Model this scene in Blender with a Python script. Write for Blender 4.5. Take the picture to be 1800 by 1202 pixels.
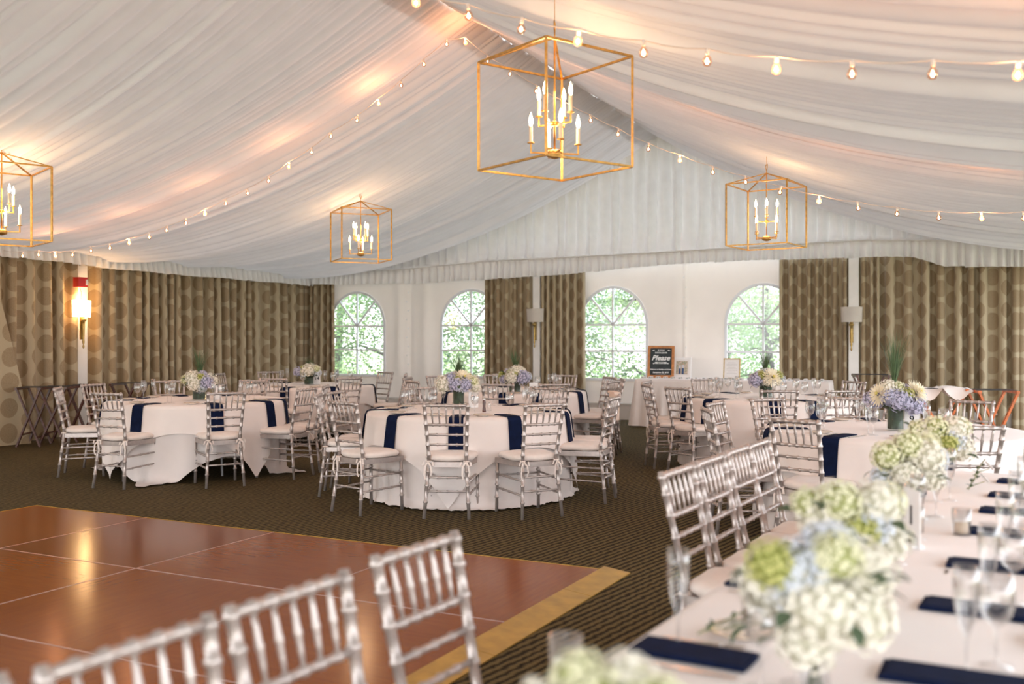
import bpy, bmesh, math, random
import numpy as np
from mathutils import Vector, Matrix
PI = math.pi
for o in list(bpy.data.objects): bpy.data.objects.remove(o)
SC = bpy.context.scene
COL = SC.collection
H = 1.44; F = 1750.0; PX0 = 900.0; HY = 592.0      # camera height, focal length in px, horizon row

# ---------------------------------------------------------------- camera
cam = bpy.data.cameras.new('camera'); camo = bpy.data.objects.new('camera', cam); COL.objects.link(camo)
camo.location = (0, 0, H); camo.rotation_euler = (PI/2, 0, 0)
cam.sensor_width = 36; cam.lens = 35.0; cam.shift_y = -9/1800
cam.dof.use_dof = True; cam.dof.focus_distance = 8.6; cam.dof.aperture_fstop = 2.0
cam.clip_end = 300
SC.camera = camo
# ---------------------------------------------------------------- world, sun, exposure
w = bpy.data.worlds.new('sky'); SC.world = w; w.use_nodes = True
nt = w.node_tree; nt.nodes.clear()
geo = nt.nodes.new('ShaderNodeTexCoord'); sep = nt.nodes.new('ShaderNodeSeparateXYZ'); ramp = nt.nodes.new('ShaderNodeValToRGB')
bg = nt.nodes.new('ShaderNodeBackground'); wo = nt.nodes.new('ShaderNodeOutputWorld')
nt.links.new(geo.outputs['Generated'], sep.inputs[0]); nt.links.new(sep.outputs['Z'], ramp.inputs[0])
ramp.color_ramp.elements[0].position = 0.0; ramp.color_ramp.elements[0].color = (1.0, 0.98, 0.95, 1)
ramp.color_ramp.elements[1].position = 0.6; ramp.color_ramp.elements[1].color = (0.70, 0.82, 1.0, 1)
nt.links.new(ramp.outputs[0], bg.inputs[0]); bg.inputs[1].default_value = 3.2
nt.links.new(bg.outputs[0], wo.inputs[0])
sun = bpy.data.lights.new('sun', 'SUN'); suno = bpy.data.objects.new('sun', sun); COL.objects.link(suno)
sun.energy = 11.0; sun.angle = math.radians(1.5); sun.color = (1.0, 0.95, 0.86)
suno.rotation_euler = Vector((-0.75, -0.35, 1.15)).to_track_quat('Z', 'Y').to_euler()
vs = SC.view_settings; vs.view_transform = 'Standard'; vs.look = 'None'; vs.gamma = 1.0; vs.use_curve_mapping = False
vs.exposure = 0.86

# ---------------------------------------------------------------- tent frame: s across (from ridge), t towards camera (from gable wall)
RX, RY = 2.6, 17.17; EX, EY = 0.922, -0.387; AT = math.atan2(EY, EX)
def W(s, t, z=0.0): return Vector((RX + EX*s + EY*t, RY + EY*s - EX*t, z))
def px_at(px, py, Y): return Vector(((px-PX0)/F*Y, Y, H-(py-HY)/F*Y))
def px_z(px, py, z):
    Y = (H-z)*F/(py-HY); return Vector(((px-PX0)/F*Y, Y, z))
def s_of(px, t=0.0):       # where the column px meets the line at t in front of the gable wall
    k = (px-PX0)/F; X0 = RX+EY*t; Y0 = RY-EX*t
    return (k*Y0-X0)/(EX-k*EY)
def t_of(px, s):           # where the column px meets the line at s (side wall)
    k = (px-PX0)/F; X0 = RX+EX*s; Y0 = RY+EY*s
    return (k*Y0-X0)/(EY+k*EX)
HALF = 7.38; EAVE = 2.70

# ---------------------------------------------------------------- materials
MATS = {}
def srgb(r, g, b):
    f = lambda c: ((c/255)/12.92 if c/255 <= 0.04045 else ((c/255+0.055)/1.055)**2.4)
    return (f(r), f(g), f(b))
def mat(name, col, rough=0.5, metal=0.0, var=0.0, vscale=6.0, bump=0.0, bscale=60.0, emit=None, estr=0.0, transl=0.0, sheen=0.0, coat=0.0):
    if name in MATS: return MATS[name]
    m = bpy.data.materials.new(name); m.use_nodes = True; n = m.node_tree; L = n.links
    b = n.nodes['Principled BSDF']; out = n.nodes['Material Output']
    b.inputs['Base Color'].default_value = (*col, 1); b.inputs['Roughness'].default_value = rough; b.inputs['Metallic'].default_value = metal
    if sheen: b.inputs['Sheen Weight'].default_value = sheen
    if coat: b.inputs['Coat Weight'].default_value = coat; b.inputs['Coat Roughness'].default_value = 0.1
    if emit: b.inputs['Emission Color'].default_value = (*emit, 1); b.inputs['Emission Strength'].default_value = estr
    tc = n.nodes.new('ShaderNodeTexCoord')
    nz = n.nodes.new('ShaderNodeTexNoise'); nz.inputs['Scale'].default_value = vscale; nz.inputs['Detail'].default_value = 3
    L.new(tc.outputs['Object'], nz.inputs['Vector'])
    cr = n.nodes.new('ShaderNodeValToRGB'); e = cr.color_ramp.elements
    e[0].position = .3; e[1].position = .7
    e[0].color = (*[max(0, c*(1-var)) for c in col], 1); e[1].color = (*[min(1, c*(1+var)) for c in col], 1)
    L.new(nz.outputs['Fac'], cr.inputs[0]); L.new(cr.outputs[0], b.inputs['Base Color'])
    if bump:
        n2 = n.nodes.new('ShaderNodeTexNoise'); n2.inputs['Scale'].default_value = bscale
        L.new(tc.outputs['Object'], n2.inputs['Vector'])
        bp = n.nodes.new('ShaderNodeBump'); bp.inputs['Strength'].default_value = bump; bp.inputs['Distance'].default_value = 0.01
        L.new(n2.outputs['Fac'], bp.inputs['Height']); L.new(bp.outputs[0], b.inputs['Normal'])
    if transl:
        tr = n.nodes.new('ShaderNodeBsdfTranslucent'); L.new(cr.outputs[0], tr.inputs[0])
        mx = n.nodes.new('ShaderNodeMixShader'); mx.inputs[0].default_value = transl
        L.new(b.outputs[0], mx.inputs[1]); L.new(tr.outputs[0], mx.inputs[2]); L.new(mx.outputs[0], out.inputs[0])
    MATS[name] = m; return m
def glassy(name, tint=(1, 1, 1), rough=0.03, edge=0.35, base=0.03):
    m = bpy.data.materials.new(name); m.use_nodes = True; n = m.node_tree; L = n.links; n.nodes.clear()
    out = n.nodes.new('ShaderNodeOutputMaterial'); tr = n.nodes.new('ShaderNodeBsdfTransparent'); gl = n.nodes.new('ShaderNodeBsdfGlossy')
    tr.inputs[0].default_value = (*tint, 1); gl.inputs['Roughness'].default_value = rough
    lw = n.nodes.new('ShaderNodeLayerWeight'); lw.inputs[0].default_value = 0.45
    mr = n.nodes.new('ShaderNodeMapRange'); mr.inputs[3].default_value = base; mr.inputs[4].default_value = edge+base
    L.new(lw.outputs['Facing'], mr.inputs[0]); mx = n.nodes.new('ShaderNodeMixShader')
    L.new(mr.outputs[0], mx.inputs[0]); L.new(tr.outputs[0], mx.inputs[1]); L.new(gl.outputs[0], mx.inputs[2]); L.new(mx.outputs[0], out.inputs[0])
    MATS[name] = m; return m
M_liner = mat('liner_fabric', (0.765, 0.76, 0.77), 0.85, var=0.03, vscale=3, transl=0.03, bump=0.1, bscale=200)
M_gable = mat('gable_fabric', (0.86, 0.845, 0.835), 0.85, var=0.03, transl=0.11, bump=0.1, bscale=200)
M_vinyl = mat('vinyl_wall', (0.84, 0.77, 0.71), 0.6, var=0.04, vscale=1.5, transl=0.09, bump=0.05, bscale=90)
M_silver = mat('silver_paint', (0.47, 0.41, 0.385), 0.36, 0.6, var=0.12, vscale=25, bump=0.05, bscale=120)
M_cushion = mat('cushion_fabric', (0.80, 0.70, 0.64), 0.9, var=0.04, vscale=15, bump=0.15, bscale=300, sheen=0.2)
M_linen = mat('white_linen', (0.83, 0.745, 0.705), 0.85, var=0.03, vscale=4, bump=0.12, bscale=350, sheen=0.2, transl=0.08)
M_linen2 = mat('white_linen_upper', (0.86, 0.775, 0.735), 0.8, var=0.03, vscale=4, bump=0.12, bscale=350, sheen=0.2, transl=0.06)
M_navy = mat('navy_napkin', (0.004, 0.009, 0.034), 0.9, var=0.25, vscale=20, bump=0.2, bscale=400)
M_navy.node_tree.nodes['Principled BSDF'].inputs['Specular IOR Level'].default_value = 0.12
M_gold = mat('gold_leaf_metal', (0.62, 0.36, 0.11), 0.36, 0.85, var=0.25, vscale=30, bump=0.08)
M_brass = mat('aged_brass', (0.42, 0.29, 0.10), 0.4, 0.8, var=0.25, vscale=30)
M_candle = mat('candle_sleeve', (0.85, 0.72, 0.55), 0.5, var=0.05)
M_flame = mat('lit_bulb', (1, 0.8, 0.55), 0.4, emit=(1.0, 0.62, 0.30), estr=28)
M_fil = mat('glowing_filament', (1, 0.7, 0.45), 0.4, emit=(1.0, 0.50, 0.24), estr=60)
M_socket = mat('white_socket', (0.8, 0.76, 0.74), 0.5, var=0.05)
M_cord = mat('white_cord', (0.75, 0.66, 0.6), 0.6, var=0.05)
M_bulbglass = glassy('bulb_glass', (1.0, 0.80, 0.68), 0.05, 0.35, 0.05)
M_glass = glassy('clear_glass', (0.975, 0.975, 0.975), 0.03, 0.5, 0.05)
M_vglass = glassy('vase_glass', (0.97, 0.98, 0.97), 0.02, 0.12, 0.01)
M_pane = glassy('clear_vinyl_pane', (0.95, 0.98, 0.98), 0.06, 0.25, 0.05)
_n = M_pane.node_tree; _o = _n.nodes['Material Output']; _s = _o.inputs[0].links[0].from_socket
_t = _n.nodes.new('ShaderNodeBsdfTranslucent'); _t.inputs[0].default_value = (.85, .92, .95, 1); _m = _n.nodes.new('ShaderNodeMixShader'); _m.inputs[0].default_value = .055
_n.links.new(_s, _m.inputs[1]); _n.links.new(_t.outputs[0], _m.inputs[2]); _n.links.new(_m.outputs[0], _o.inputs[0])
M_china = mat('white_china', (0.80, 0.72, 0.64), 0.2, var=0.03, coat=0.4)
M_rim = mat('gold_rim', (0.72, 0.50, 0.28), 0.3, 0.6, var=0.1)
M_steel = mat('flatware_steel', (0.7, 0.66, 0.62), 0.2, 1.0, var=0.05)
M_mahog = mat('tray_stand_wood', (0.075, 0.018, 0.009), 0.35, var=0.4, vscale=18, bump=0.1, coat=0.3)
M_orange = mat('orange_wood', (0.58, 0.13, 0.02), 0.35, var=0.25, vscale=18, coat=0.3)
M_dark = mat('dark_strap', (0.02, 0.02, 0.022), 0.7, var=0.2)
M_darkmetal = mat('folding_table_metal', (0.3, 0.3, 0.31), 0.4, 0.6, var=0.1)
M_tabletop = mat('folding_table_top', (0.45, 0.35, 0.25), 0.6, var=0.2)
M_post = mat('white_post', (0.78, 0.76, 0.74), 0.45, var=0.03)
M_frame = mat('window_welt', (0.80, 0.83, 0.88), 0.5, var=0.02)
M_red = mat('red_plastic', (0.5, 0.012, 0.01), 0.35, var=0.08)
M_shade = mat('drum_shade', (0.75, 0.70, 0.64), 0.8, var=0.03, transl=0.3, bump=0.1, bscale=250)
M_shade_on = mat('drum_shade_lit', (0.9, 0.75, 0.5), 0.8, var=0.03, emit=(1.0, 0.66, 0.32), estr=4.0)
M_white = mat('white_petal', (0.84, 0.80, 0.71), 0.8, var=0.10, vscale=40, transl=0.2)
M_cream = mat('cream_petal', (0.86, 0.78, 0.60), 0.75, var=0.10, vscale=40, transl=0.2)
M_blue = mat('lavender_blue_petal', (0.56, 0.54, 0.68), 0.8, var=0.22, vscale=40, transl=0.2)
M_pale = mat('pale_blue_petal', (0.70, 0.73, 0.80), 0.8, var=0.12, vscale=40, transl=0.2)
M_lime = mat('lime_petal', (0.54, 0.53, 0.20), 0.8, var=0.25, vscale=40, transl=0.2)
M_limepale = mat('pale_green_petal', (0.78, 0.76, 0.55), 0.8, var=0.2, vscale=40, transl=0.2)
M_core = mat('bloom_core', (0.30, 0.34, 0.18), 0.9, var=0.3, vscale=40)
M_yellow = mat('flower_centre', (0.62, 0.52, 0.12), 0.8, var=0.2, vscale=60)
M_leaf = mat('dusty_leaf', (0.075, 0.11, 0.06), 0.6, var=0.35, vscale=18, transl=0.2)
M_grass = mat('bear_grass', (0.08, 0.13, 0.055), 0.6, var=0.35, vscale=18)
M_vasegreen = mat('leaf_lining', (0.018, 0.04, 0.016), 0.5, var=0.7, vscale=30, bump=0.4, bscale=40)
M_card = mat('card_stock', (0.82, 0.80, 0.79), 0.7, var=0.02)
M_ink = mat('black_ink', (0.02, 0.02, 0.025), 0.7, var=0.1)
M_chalk = mat('chalk_white', (0.85, 0.87, 0.87), 0.9, var=0.05)
M_board = mat('chalkboard', (0.03, 0.04, 0.045), 0.8, var=0.3, vscale=8)
M_signwood = mat('sign_frame_wood', (0.50, 0.20, 0.06), 0.5, var=0.3, vscale=14, bump=0.1)
M_pframe = mat('white_picture_frame', (0.85, 0.84, 0.84), 0.4, var=0.02)
M_trim = mat('brass_floor_trim', (0.50, 0.30, 0.055), 0.38, 0.35, var=0.16, vscale=10)
M_alum = mat('seam_strip', (0.50, 0.34, 0.30), 0.35, 0.5, var=0.1)
M_twine = mat('herb_twig', (0.22, 0.22, 0.12), 0.8, var=0.3, vscale=30)
M_blush = mat('blush_shawl', (0.72, 0.56, 0.47), 0.85, var=0.05, bump=0.1, bscale=300)
M_bark = mat('bark', (0.07, 0.055, 0.045), 0.9, var=0.4, vscale=9, bump=0.4, bscale=20)
M_fol = [mat('hemlock_foliage', (0.10, 0.19, 0.055), 0.7, var=0.45, vscale=1.2, transl=0.4),
         mat('light_foliage', (0.17, 0.26, 0.085), 0.7, var=0.4, vscale=1.2, transl=0.4),
         mat('blue_foliage', (0.085, 0.16, 0.075), 0.7, var=0.4, vscale=1.2, transl=0.4)]
M_lawn = mat('lawn', (0.20, 0.225, 0.13), 0.9, var=0.3, vscale=0.8, bump=0.3, bscale=30)
M_pave = mat('pale_drive', (0.62, 0.60, 0.58), 0.9, var=0.08, vscale=0.6)
M_shingle = mat('grey_shingle', (0.25, 0.27, 0.30), 0.8, var=0.2, vscale=3)
M_siding = mat('white_siding', (0.7, 0.7, 0.7), 0.6, var=0.05)

def node_mat(name):
    m = bpy.data.materials.new(name); m.use_nodes = True; MATS[name] = m
    return m, m.node_tree, m.node_tree.nodes, m.node_tree.links, m.node_tree.nodes['Principled BSDF']
def mnode(N, L, op, a, b=None, c=None):
    n = N.new('ShaderNodeMath'); n.operation = op
    for i, v in enumerate((a, b, c)):
        if v is None: continue
        if isinstance(v, (int, float)): n.inputs[i].default_value = v
        else: L.new(v, n.inputs[i])
    return n.outputs[0]
def carpet_mat():
    m, T, N, L, b = node_mat('striped_carpet')
    tc = N.new('ShaderNodeTexCoord'); mp = N.new('ShaderNodeMapping'); mp.inputs['Rotation'].default_value = (0, 0, math.radians(35))
    L.new(tc.outputs['Object'], mp.inputs[0])
    wv = N.new('ShaderNodeTexWave'); wv.inputs['Scale'].default_value = 6.5; wv.inputs['Distortion'].default_value = 2.5
    wv.inputs['Detail'].default_value = 2; wv.inputs['Detail Scale'].default_value = 3.0; L.new(mp.outputs[0], wv.inputs['Vector'])
    nz = N.new('ShaderNodeTexNoise'); nz.inputs['Scale'].default_value = 90; L.new(tc.outputs['Object'], nz.inputs['Vector'])
    n2 = N.new('ShaderNodeTexNoise'); n2.inputs['Scale'].default_value = 0.7; L.new(tc.outputs['Object'], n2.inputs['Vector'])
    f = mnode(N, L, 'MULTIPLY', wv.outputs['Fac'], 0.62); f = mnode(N, L, 'MULTIPLY_ADD', nz.outputs['Fac'], 0.5, f)
    cr = N.new('ShaderNodeValToRGB'); e = cr.color_ramp.elements
    e[0].position = .25; e[0].color = (0.014, 0.010, 0.004, 1); e[1].position = .80; e[1].color = (0.135, 0.096, 0.040, 1)
    L.new(f, cr.inputs[0]); L.new(cr.outputs[0], b.inputs['Base Color']); b.inputs['Roughness'].default_value = 0.92
    b.inputs['Specular IOR Level'].default_value = 0.15
    bp = N.new('ShaderNodeBump'); bp.inputs['Strength'].default_value = 0.6; bp.inputs['Distance'].default_value = 0.008
    L.new(f, bp.inputs['Height']); L.new(bp.outputs[0], b.inputs['Normal']); return m
M_carpet = carpet_mat()
def wood_mat():
    m, T, N, L, b = node_mat('cherry_floor_panel')
    tc = N.new('ShaderNodeTexCoord'); oi = N.new('ShaderNodeObjectInfo')
    mp = N.new('ShaderNodeMapping'); mp.inputs['Scale'].default_value = (1.0, 9.0, 1.0); L.new(tc.outputs['Object'], mp.inputs[0])
    nz = N.new('ShaderNodeTexNoise'); nz.inputs['Scale'].default_value = 5; nz.inputs['Detail'].default_value = 6; L.new(mp.outputs[0], nz.inputs['Vector'])
    n2 = N.new('ShaderNodeTexNoise'); n2.inputs['Scale'].default_value = 1.6; L.new(tc.outputs['Object'], n2.inputs['Vector'])
    f = mnode(N, L, 'MULTIPLY_ADD', nz.outputs['Fac'], 0.6, mnode(N, L, 'MULTIPLY', n2.outputs['Fac'], 0.4))
    cr = N.new('ShaderNodeValToRGB'); e = cr.color_ramp.elements
    e[0].position = .25; e[0].color = (0.180, 0.040, 0.002, 1); e[1].position = .75; e[1].color = (0.250, 0.068, 0.004, 1)
    L.new(f, cr.inputs[0])
    hs = N.new('ShaderNodeHueSaturation'); L.new(cr.outputs[0], hs.inputs['Color'])
    L.new(mnode(N, L, 'MULTIPLY_ADD', oi.outputs['Random'], 0.25, 0.88), hs.inputs['Value'])
    L.new(hs.outputs[0], b.inputs['Base Color']); b.inputs['Roughness'].default_value = 0.17
    b.inputs['Specular IOR Level'].default_value = 0.11
    bp = N.new('ShaderNodeBump'); bp.inputs['Strength'].default_value = 0.06; bp.inputs['Distance'].default_value = 0.004
    L.new(nz.outputs['Fac'], bp.inputs['Height']); L.new(bp.outputs[0], b.inputs['Normal']); return m
M_panel = wood_mat()
def curtain_mat():
    m, T, N, L, b = node_mat('medallion_curtain')
    uv = N.new('ShaderNodeUVMap'); sp = N.new('ShaderNodeSeparateXYZ'); L.new(uv.outputs[0], sp.inputs[0])
    CX, CY = 0.315, 0.335
    x = mnode(N, L, 'DIVIDE', sp.outputs['X'], CX); col = mnode(N, L, 'FLOOR', x); fx = mnode(N, L, 'SUBTRACT', mnode(N, L, 'FRACT', x), 0.5)
    od = mnode(N, L, 'MULTIPLY', mnode(N, L, 'MODULO', mnode(N, L, 'ADD', col, 100.0), 2.0), 0.5)
    y = mnode(N, L, 'ADD', mnode(N, L, 'DIVIDE', sp.outputs['Y'], CY), od); fy = mnode(N, L, 'SUBTRACT', mnode(N, L, 'FRACT', y), 0.5)
    dx = mnode(N, L, 'MULTIPLY', fx, CX); dy = mnode(N, L, 'MULTIPLY', fy, CY)
    d = mnode(N, L, 'SQRT', mnode(N, L, 'ADD', mnode(N, L, 'MULTIPLY', dx, dx), mnode(N, L, 'MULTIPLY', dy, dy)))
    mask = mnode(N, L, 'LESS_THAN', d, 0.132)
    ring = mnode(N, L, 'MULTIPLY_ADD', mnode(N, L, 'SINE', mnode(N, L, 'MULTIPLY', d, 420.0)), 0.30, 0.55)
    tc = N.new('ShaderNodeTexCoord'); nz = N.new('ShaderNodeTexNoise'); nz.inputs['Scale'].default_value = 60; L.new(tc.outputs['Object'], nz.inputs['Vector'])
    fac = mnode(N, L, 'MULTIPLY', mask, mnode(N, L, 'MULTIPLY_ADD', nz.outputs['Fac'], 0.5, mnode(N, L, 'MULTIPLY', ring, 0.75)))
    fac = mnode(N, L, 'MINIMUM', fac, 1.0)
    mx = N.new('ShaderNodeMix'); mx.data_type = 'RGBA'
    mx.inputs[6].default_value = (0.41, 0.33, 0.21, 1); mx.inputs[7].default_value = (0.215, 0.138, 0.062, 1)
    L.new(fac, mx.inputs[0]); L.new(mx.outputs[2], b.inputs['Base Color']); b.inputs['Roughness'].default_value = 0.6
    b.inputs['Sheen Weight'].default_value = 0.2
    mp = N.new('ShaderNodeMapping'); mp.inputs['Scale'].default_value = (1, 90, 1); L.new(uv.outputs[0], mp.inputs[0])
    n3 = N.new('ShaderNodeTexNoise'); n3.inputs['Scale'].default_value = 4; L.new(mp.outputs[0], n3.inputs['Vector'])
    bp = N.new('ShaderNodeBump'); bp.inputs['Strength'].default_value = 0.15; bp.inputs['Distance'].default_value = 0.004
    L.new(n3.outputs['Fac'], bp.inputs['Height']); L.new(bp.outputs[0], b.inputs['Normal']); return m
M_curtain = curtain_mat()
def photo_mat():
    m, T, N, L, b = node_mat('printed_photo')
    tc = N.new('ShaderNodeTexCoord'); sp = N.new('ShaderNodeSeparateXYZ'); L.new(tc.outputs['Object'], sp.inputs[0])
    n = N.new('ShaderNodeTexNoise'); n.inputs['Scale'].default_value = 30; L.new(tc.outputs['Object'], n.inputs['Vector'])
    cr = N.new('ShaderNodeValToRGB'); e = cr.color_ramp.elements
    e[0].position = .35; e[0].color = (0.25, 0.3, 0.2, 1); e[1].position = .65; e[1].color = (0.65, 0.5, 0.42, 1)
    L.new(n.outputs['Fac'], cr.inputs[0]); L.new(cr.outputs[0], b.inputs['Base Color']); return m
M_photo = photo_mat()

# ---------------------------------------------------------------- mesh helpers
class MB:
    def __init__(s): s.v = []; s.f = []; s.uv = None
    def poly(s, pts):
        n = len(s.v); s.v += [tuple(p) for p in pts]; s.f.append(tuple(range(n, n+len(pts)))); return s
    def box(s, c, d, rz=0.0, M=None, taper=1.0):
        n = len(s.v); hx, hy, hz = d[0]/2, d[1]/2, d[2]/2; ca, sa = math.cos(rz), math.sin(rz)
        for z in (-hz, hz):
            k = taper if z > 0 else 1.0
            for x, y in ((-hx, -hy), (hx, -hy), (hx, hy), (-hx, hy)):
                x *= k; y *= k
                p = Vector((x*ca-y*sa, x*sa+y*ca, z))
                if M is not None: p = M @ p
                s.v.append((p[0]+c[0], p[1]+c[1], p[2]+c[2]))
        for q in ((3, 2, 1, 0), (4, 5, 6, 7), (0, 1, 5, 4), (1, 2, 6, 5), (2, 3, 7, 6), (3, 0, 4, 7)): s.f.append(tuple(n+i for i in q))
        return s
    def bar(s, a, b, wd, th, up=Vector((0, 0, 1))):      # square bar between two points
        a = Vector(a); b = Vector(b); d = (b-a); l = d.length; d.normalize()
        u = up if abs(d.dot(up)) < .95 else Vector((1, 0, 0))
        x = d.cross(u).normalized(); y = x.cross(d).normalized()
        n = len(s.v)
        for p in (a, b):
            for i, j in ((-1, -1), (1, -1), (1, 1), (-1, 1)): s.v.append(tuple(p+x*(i*wd/2)+y*(j*th/2)))
        for q in ((0, 1, 2, 3), (7, 6, 5, 4), (4, 5, 1, 0), (5, 6, 2, 1), (6, 7, 3, 2), (7, 4, 0, 3)): s.f.append(tuple(n+i for i in q))
        return s
    def tube(s, pts, r, seg=8, cap=True, closed=False):
        pts = [Vector(p) for p in pts]; m = len(pts); rs = r if isinstance(r, (list, tuple)) else [r]*m
        n = len(s.v); px = None
        for i, p in enumerate(pts):
            if closed: d = pts[(i+1) % m]-pts[i-1]
            else: d = pts[min(i+1, m-1)]-pts[max(i-1, 0)]
            if d.length < 1e-9: d = Vector((0, 0, 1))
            d.normalize()
            if px is None: u = Vector((0, 0, 1)) if abs(d.z) < .9 else Vector((1, 0, 0)); px = d.cross(u).normalized()
            else: px = (px-d*px.dot(d)).normalized()
            py = d.cross(px)
            for k in range(seg):
                a = 2*PI*k/seg; s.v.append(tuple(p+(px*math.cos(a)+py*math.sin(a))*rs[i]))
        for i in range(m if closed else m-1):
            i2 = (i+1) % m
            for k in range(seg):
                k2 = (k+1) % seg; s.f.append((n+i*seg+k, n+i*seg+k2, n+i2*seg+k2, n+i2*seg+k))
        if cap and not closed:
            s.f.append(tuple(n+k for k in range(seg-1, -1, -1))); s.f.append(tuple(n+(m-1)*seg+k for k in range(seg)))
        return s
    def lathe(s, prof, c=(0, 0, 0), seg=16, a0=0, a1=2*PI, sx=1, sy=1):
        n = len(s.v); full = abs(a1-a0-2*PI) < 1e-6; cols = seg if full else seg+1
        for r, z in prof:
            for k in range(cols):
                a = a0+(a1-a0)*k/seg; s.v.append((c[0]+r*sx*math.cos(a), c[1]+r*sy*math.sin(a), c[2]+z))
        for i in range(len(prof)-1):
            for k in range(seg):
                k2 = (k+1) % cols; s.f.append((n+i*cols+k, n+i*cols+k2, n+(i+1)*cols+k2, n+(i+1)*cols+k))
        return s
    def grid(s, P):                # P: rows x cols x 3 numpy
        n = len(s.v); R, Cc = P.shape[:2]; s.v += [tuple(p) for p in P.reshape(-1, 3).tolist()]
        for i in range(R-1):
            for j in range(Cc-1): a = n+i*Cc+j; s.f.append((a, a+1, a+Cc+1, a+Cc))
        return s
    def mesh(s, name, m=None, smooth=False):
        me = bpy.data.meshes.new(name); me.from_pydata(s.v, [], s.f)
        if smooth: me.polygons.foreach_set('use_smooth', [True]*len(me.polygons))
        if m: me.materials.append(m)
        me.update(); return me
def link(name, me, parent=None, loc=(0, 0, 0), rot=(0, 0, 0), scale=None):
    o = bpy.data.objects.new(name, me); COL.objects.link(o); o.location = loc; o.rotation_euler = rot
    if scale is not None: o.scale = scale if hasattr(scale, '__len__') else (scale,)*3
    if parent: o.parent = parent
    return o
def put(name, mb, m, parent=None, loc=(0, 0, 0), rot=(0, 0, 0), smooth=False): return link(name, mb.mesh(name, m, smooth), parent, loc, rot)
def tag(o, label=None, cat=None, group=None, kind=None):
    if label: o['label'] = label
    if cat: o['category'] = cat
    if group: o['group'] = group
    if kind: o['kind'] = kind
    return o
def empty(name, loc, rz=0, label=None, cat=None, group=None):
    o = bpy.data.objects.new(name, None); COL.objects.link(o); o.location = loc; o.rotation_euler = (0, 0, rz); o.empty_display_size = .1
    return tag(o, label, cat, group)
def copy_tree(o, parent=None):
    c = o.copy(); COL.objects.link(c); c.parent = parent
    for ch in list(o.children): copy_tree(ch, c)
    return c
def gridmesh(name, P, m, smooth=True, uv=None):
    R, Cc = P.shape[:2]; me = bpy.data.meshes.new(name)
    idx = np.arange(R*Cc).reshape(R, Cc); q = np.stack([idx[:-1, :-1], idx[:-1, 1:], idx[1:, 1:], idx[1:, :-1]], -1).reshape(-1, 4)
    nq = len(q); me.vertices.add(R*Cc); me.vertices.foreach_set('co', P.reshape(-1).astype(np.float32))
    me.loops.add(nq*4); me.loops.foreach_set('vertex_index', q.reshape(-1).astype(np.int32))
    me.polygons.add(nq); me.polygons.foreach_set('loop_start', (np.arange(nq)*4).astype(np.int32)); me.polygons.foreach_set('loop_total', np.full(nq, 4, np.int32))
    me.polygons.foreach_set('use_smooth', np.full(nq, smooth))
    if uv is not None:
        l = me.uv_layers.new(name='UVMap'); l.data.foreach_set('uv', uv.reshape(-1, 2)[q.reshape(-1)].reshape(-1).astype(np.float32))
    me.materials.append(m); me.update(calc_edges=True); me.validate(); return me
def text_mesh(txt, size, m, shear=0.0, align='CENTER', ext=0.001, spacing=1.0, bold=0.0):
    cu = bpy.data.curves.new('lettering', 'FONT'); cu.body = txt; cu.size = size; cu.shear = shear; cu.align_x = align; cu.align_y = 'CENTER'
    cu.extrude = ext; cu.space_character = spacing; cu.offset = bold; cu.resolution_u = 2
    o = bpy.data.objects.new('lettering', cu); COL.objects.link(o); bpy.context.view_layer.update()
    me = bpy.data.meshes.new_from_object(o.evaluated_get(bpy.context.evaluated_depsgraph_get()))
    bpy.data.objects.remove(o); me.materials.clear(); me.materials.append(m); return me

# ================================================================ SETTING
# ---- carpet floor
fl = MB().box((1.0, 9.0, -0.05), (26, 30, 0.1)); tag(put('floor', fl, M_carpet), kind='structure')
gr = MB().box((0, 40, -0.25), (160, 160, 0.2)); tag(put('ground', gr, M_lawn), 'lawn outside the tent windows', kind='structure')
# ---- ceiling profile
def ridge_sag(t): return 0.028*np.clip(t, 0, 30)
def zc(s, t):
    u = np.minimum(np.abs(s)/HALF, 1.0)
    z = 4.90-ridge_sag(t)*(1-u)-2.20*u-2.05*u*(1-u)
    bay = np.sin(PI*(np.asarray(t)-3.3)/4.65)**2*np.clip(np.asarray(t)/1.5, 0, 1)
    return z-0.13*bay*np.sin(PI*np.clip(u, 0, 1))**0.7
rng = np.random.default_rng(7)
def folds1d(T, spacing, seed, amp):
    r = np.random.default_rng(seed); out = np.zeros_like(T); t = T.min()-1
    while t < T.max()+1:
        wd = spacing*r.uniform(.5, 1.6); a = amp*r.uniform(.25, 1.0)*(2.2 if r.random() < .12 else 1)
        if spacing < .3: f = (T-t)/wd; out -= np.where((f >= 0) & (f < 1), a*4*f*(1-f), 0)
        else: d = (T-t)/(wd*0.5); out -= a*np.exp(-d*d)
        t += wd
    return out
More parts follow.
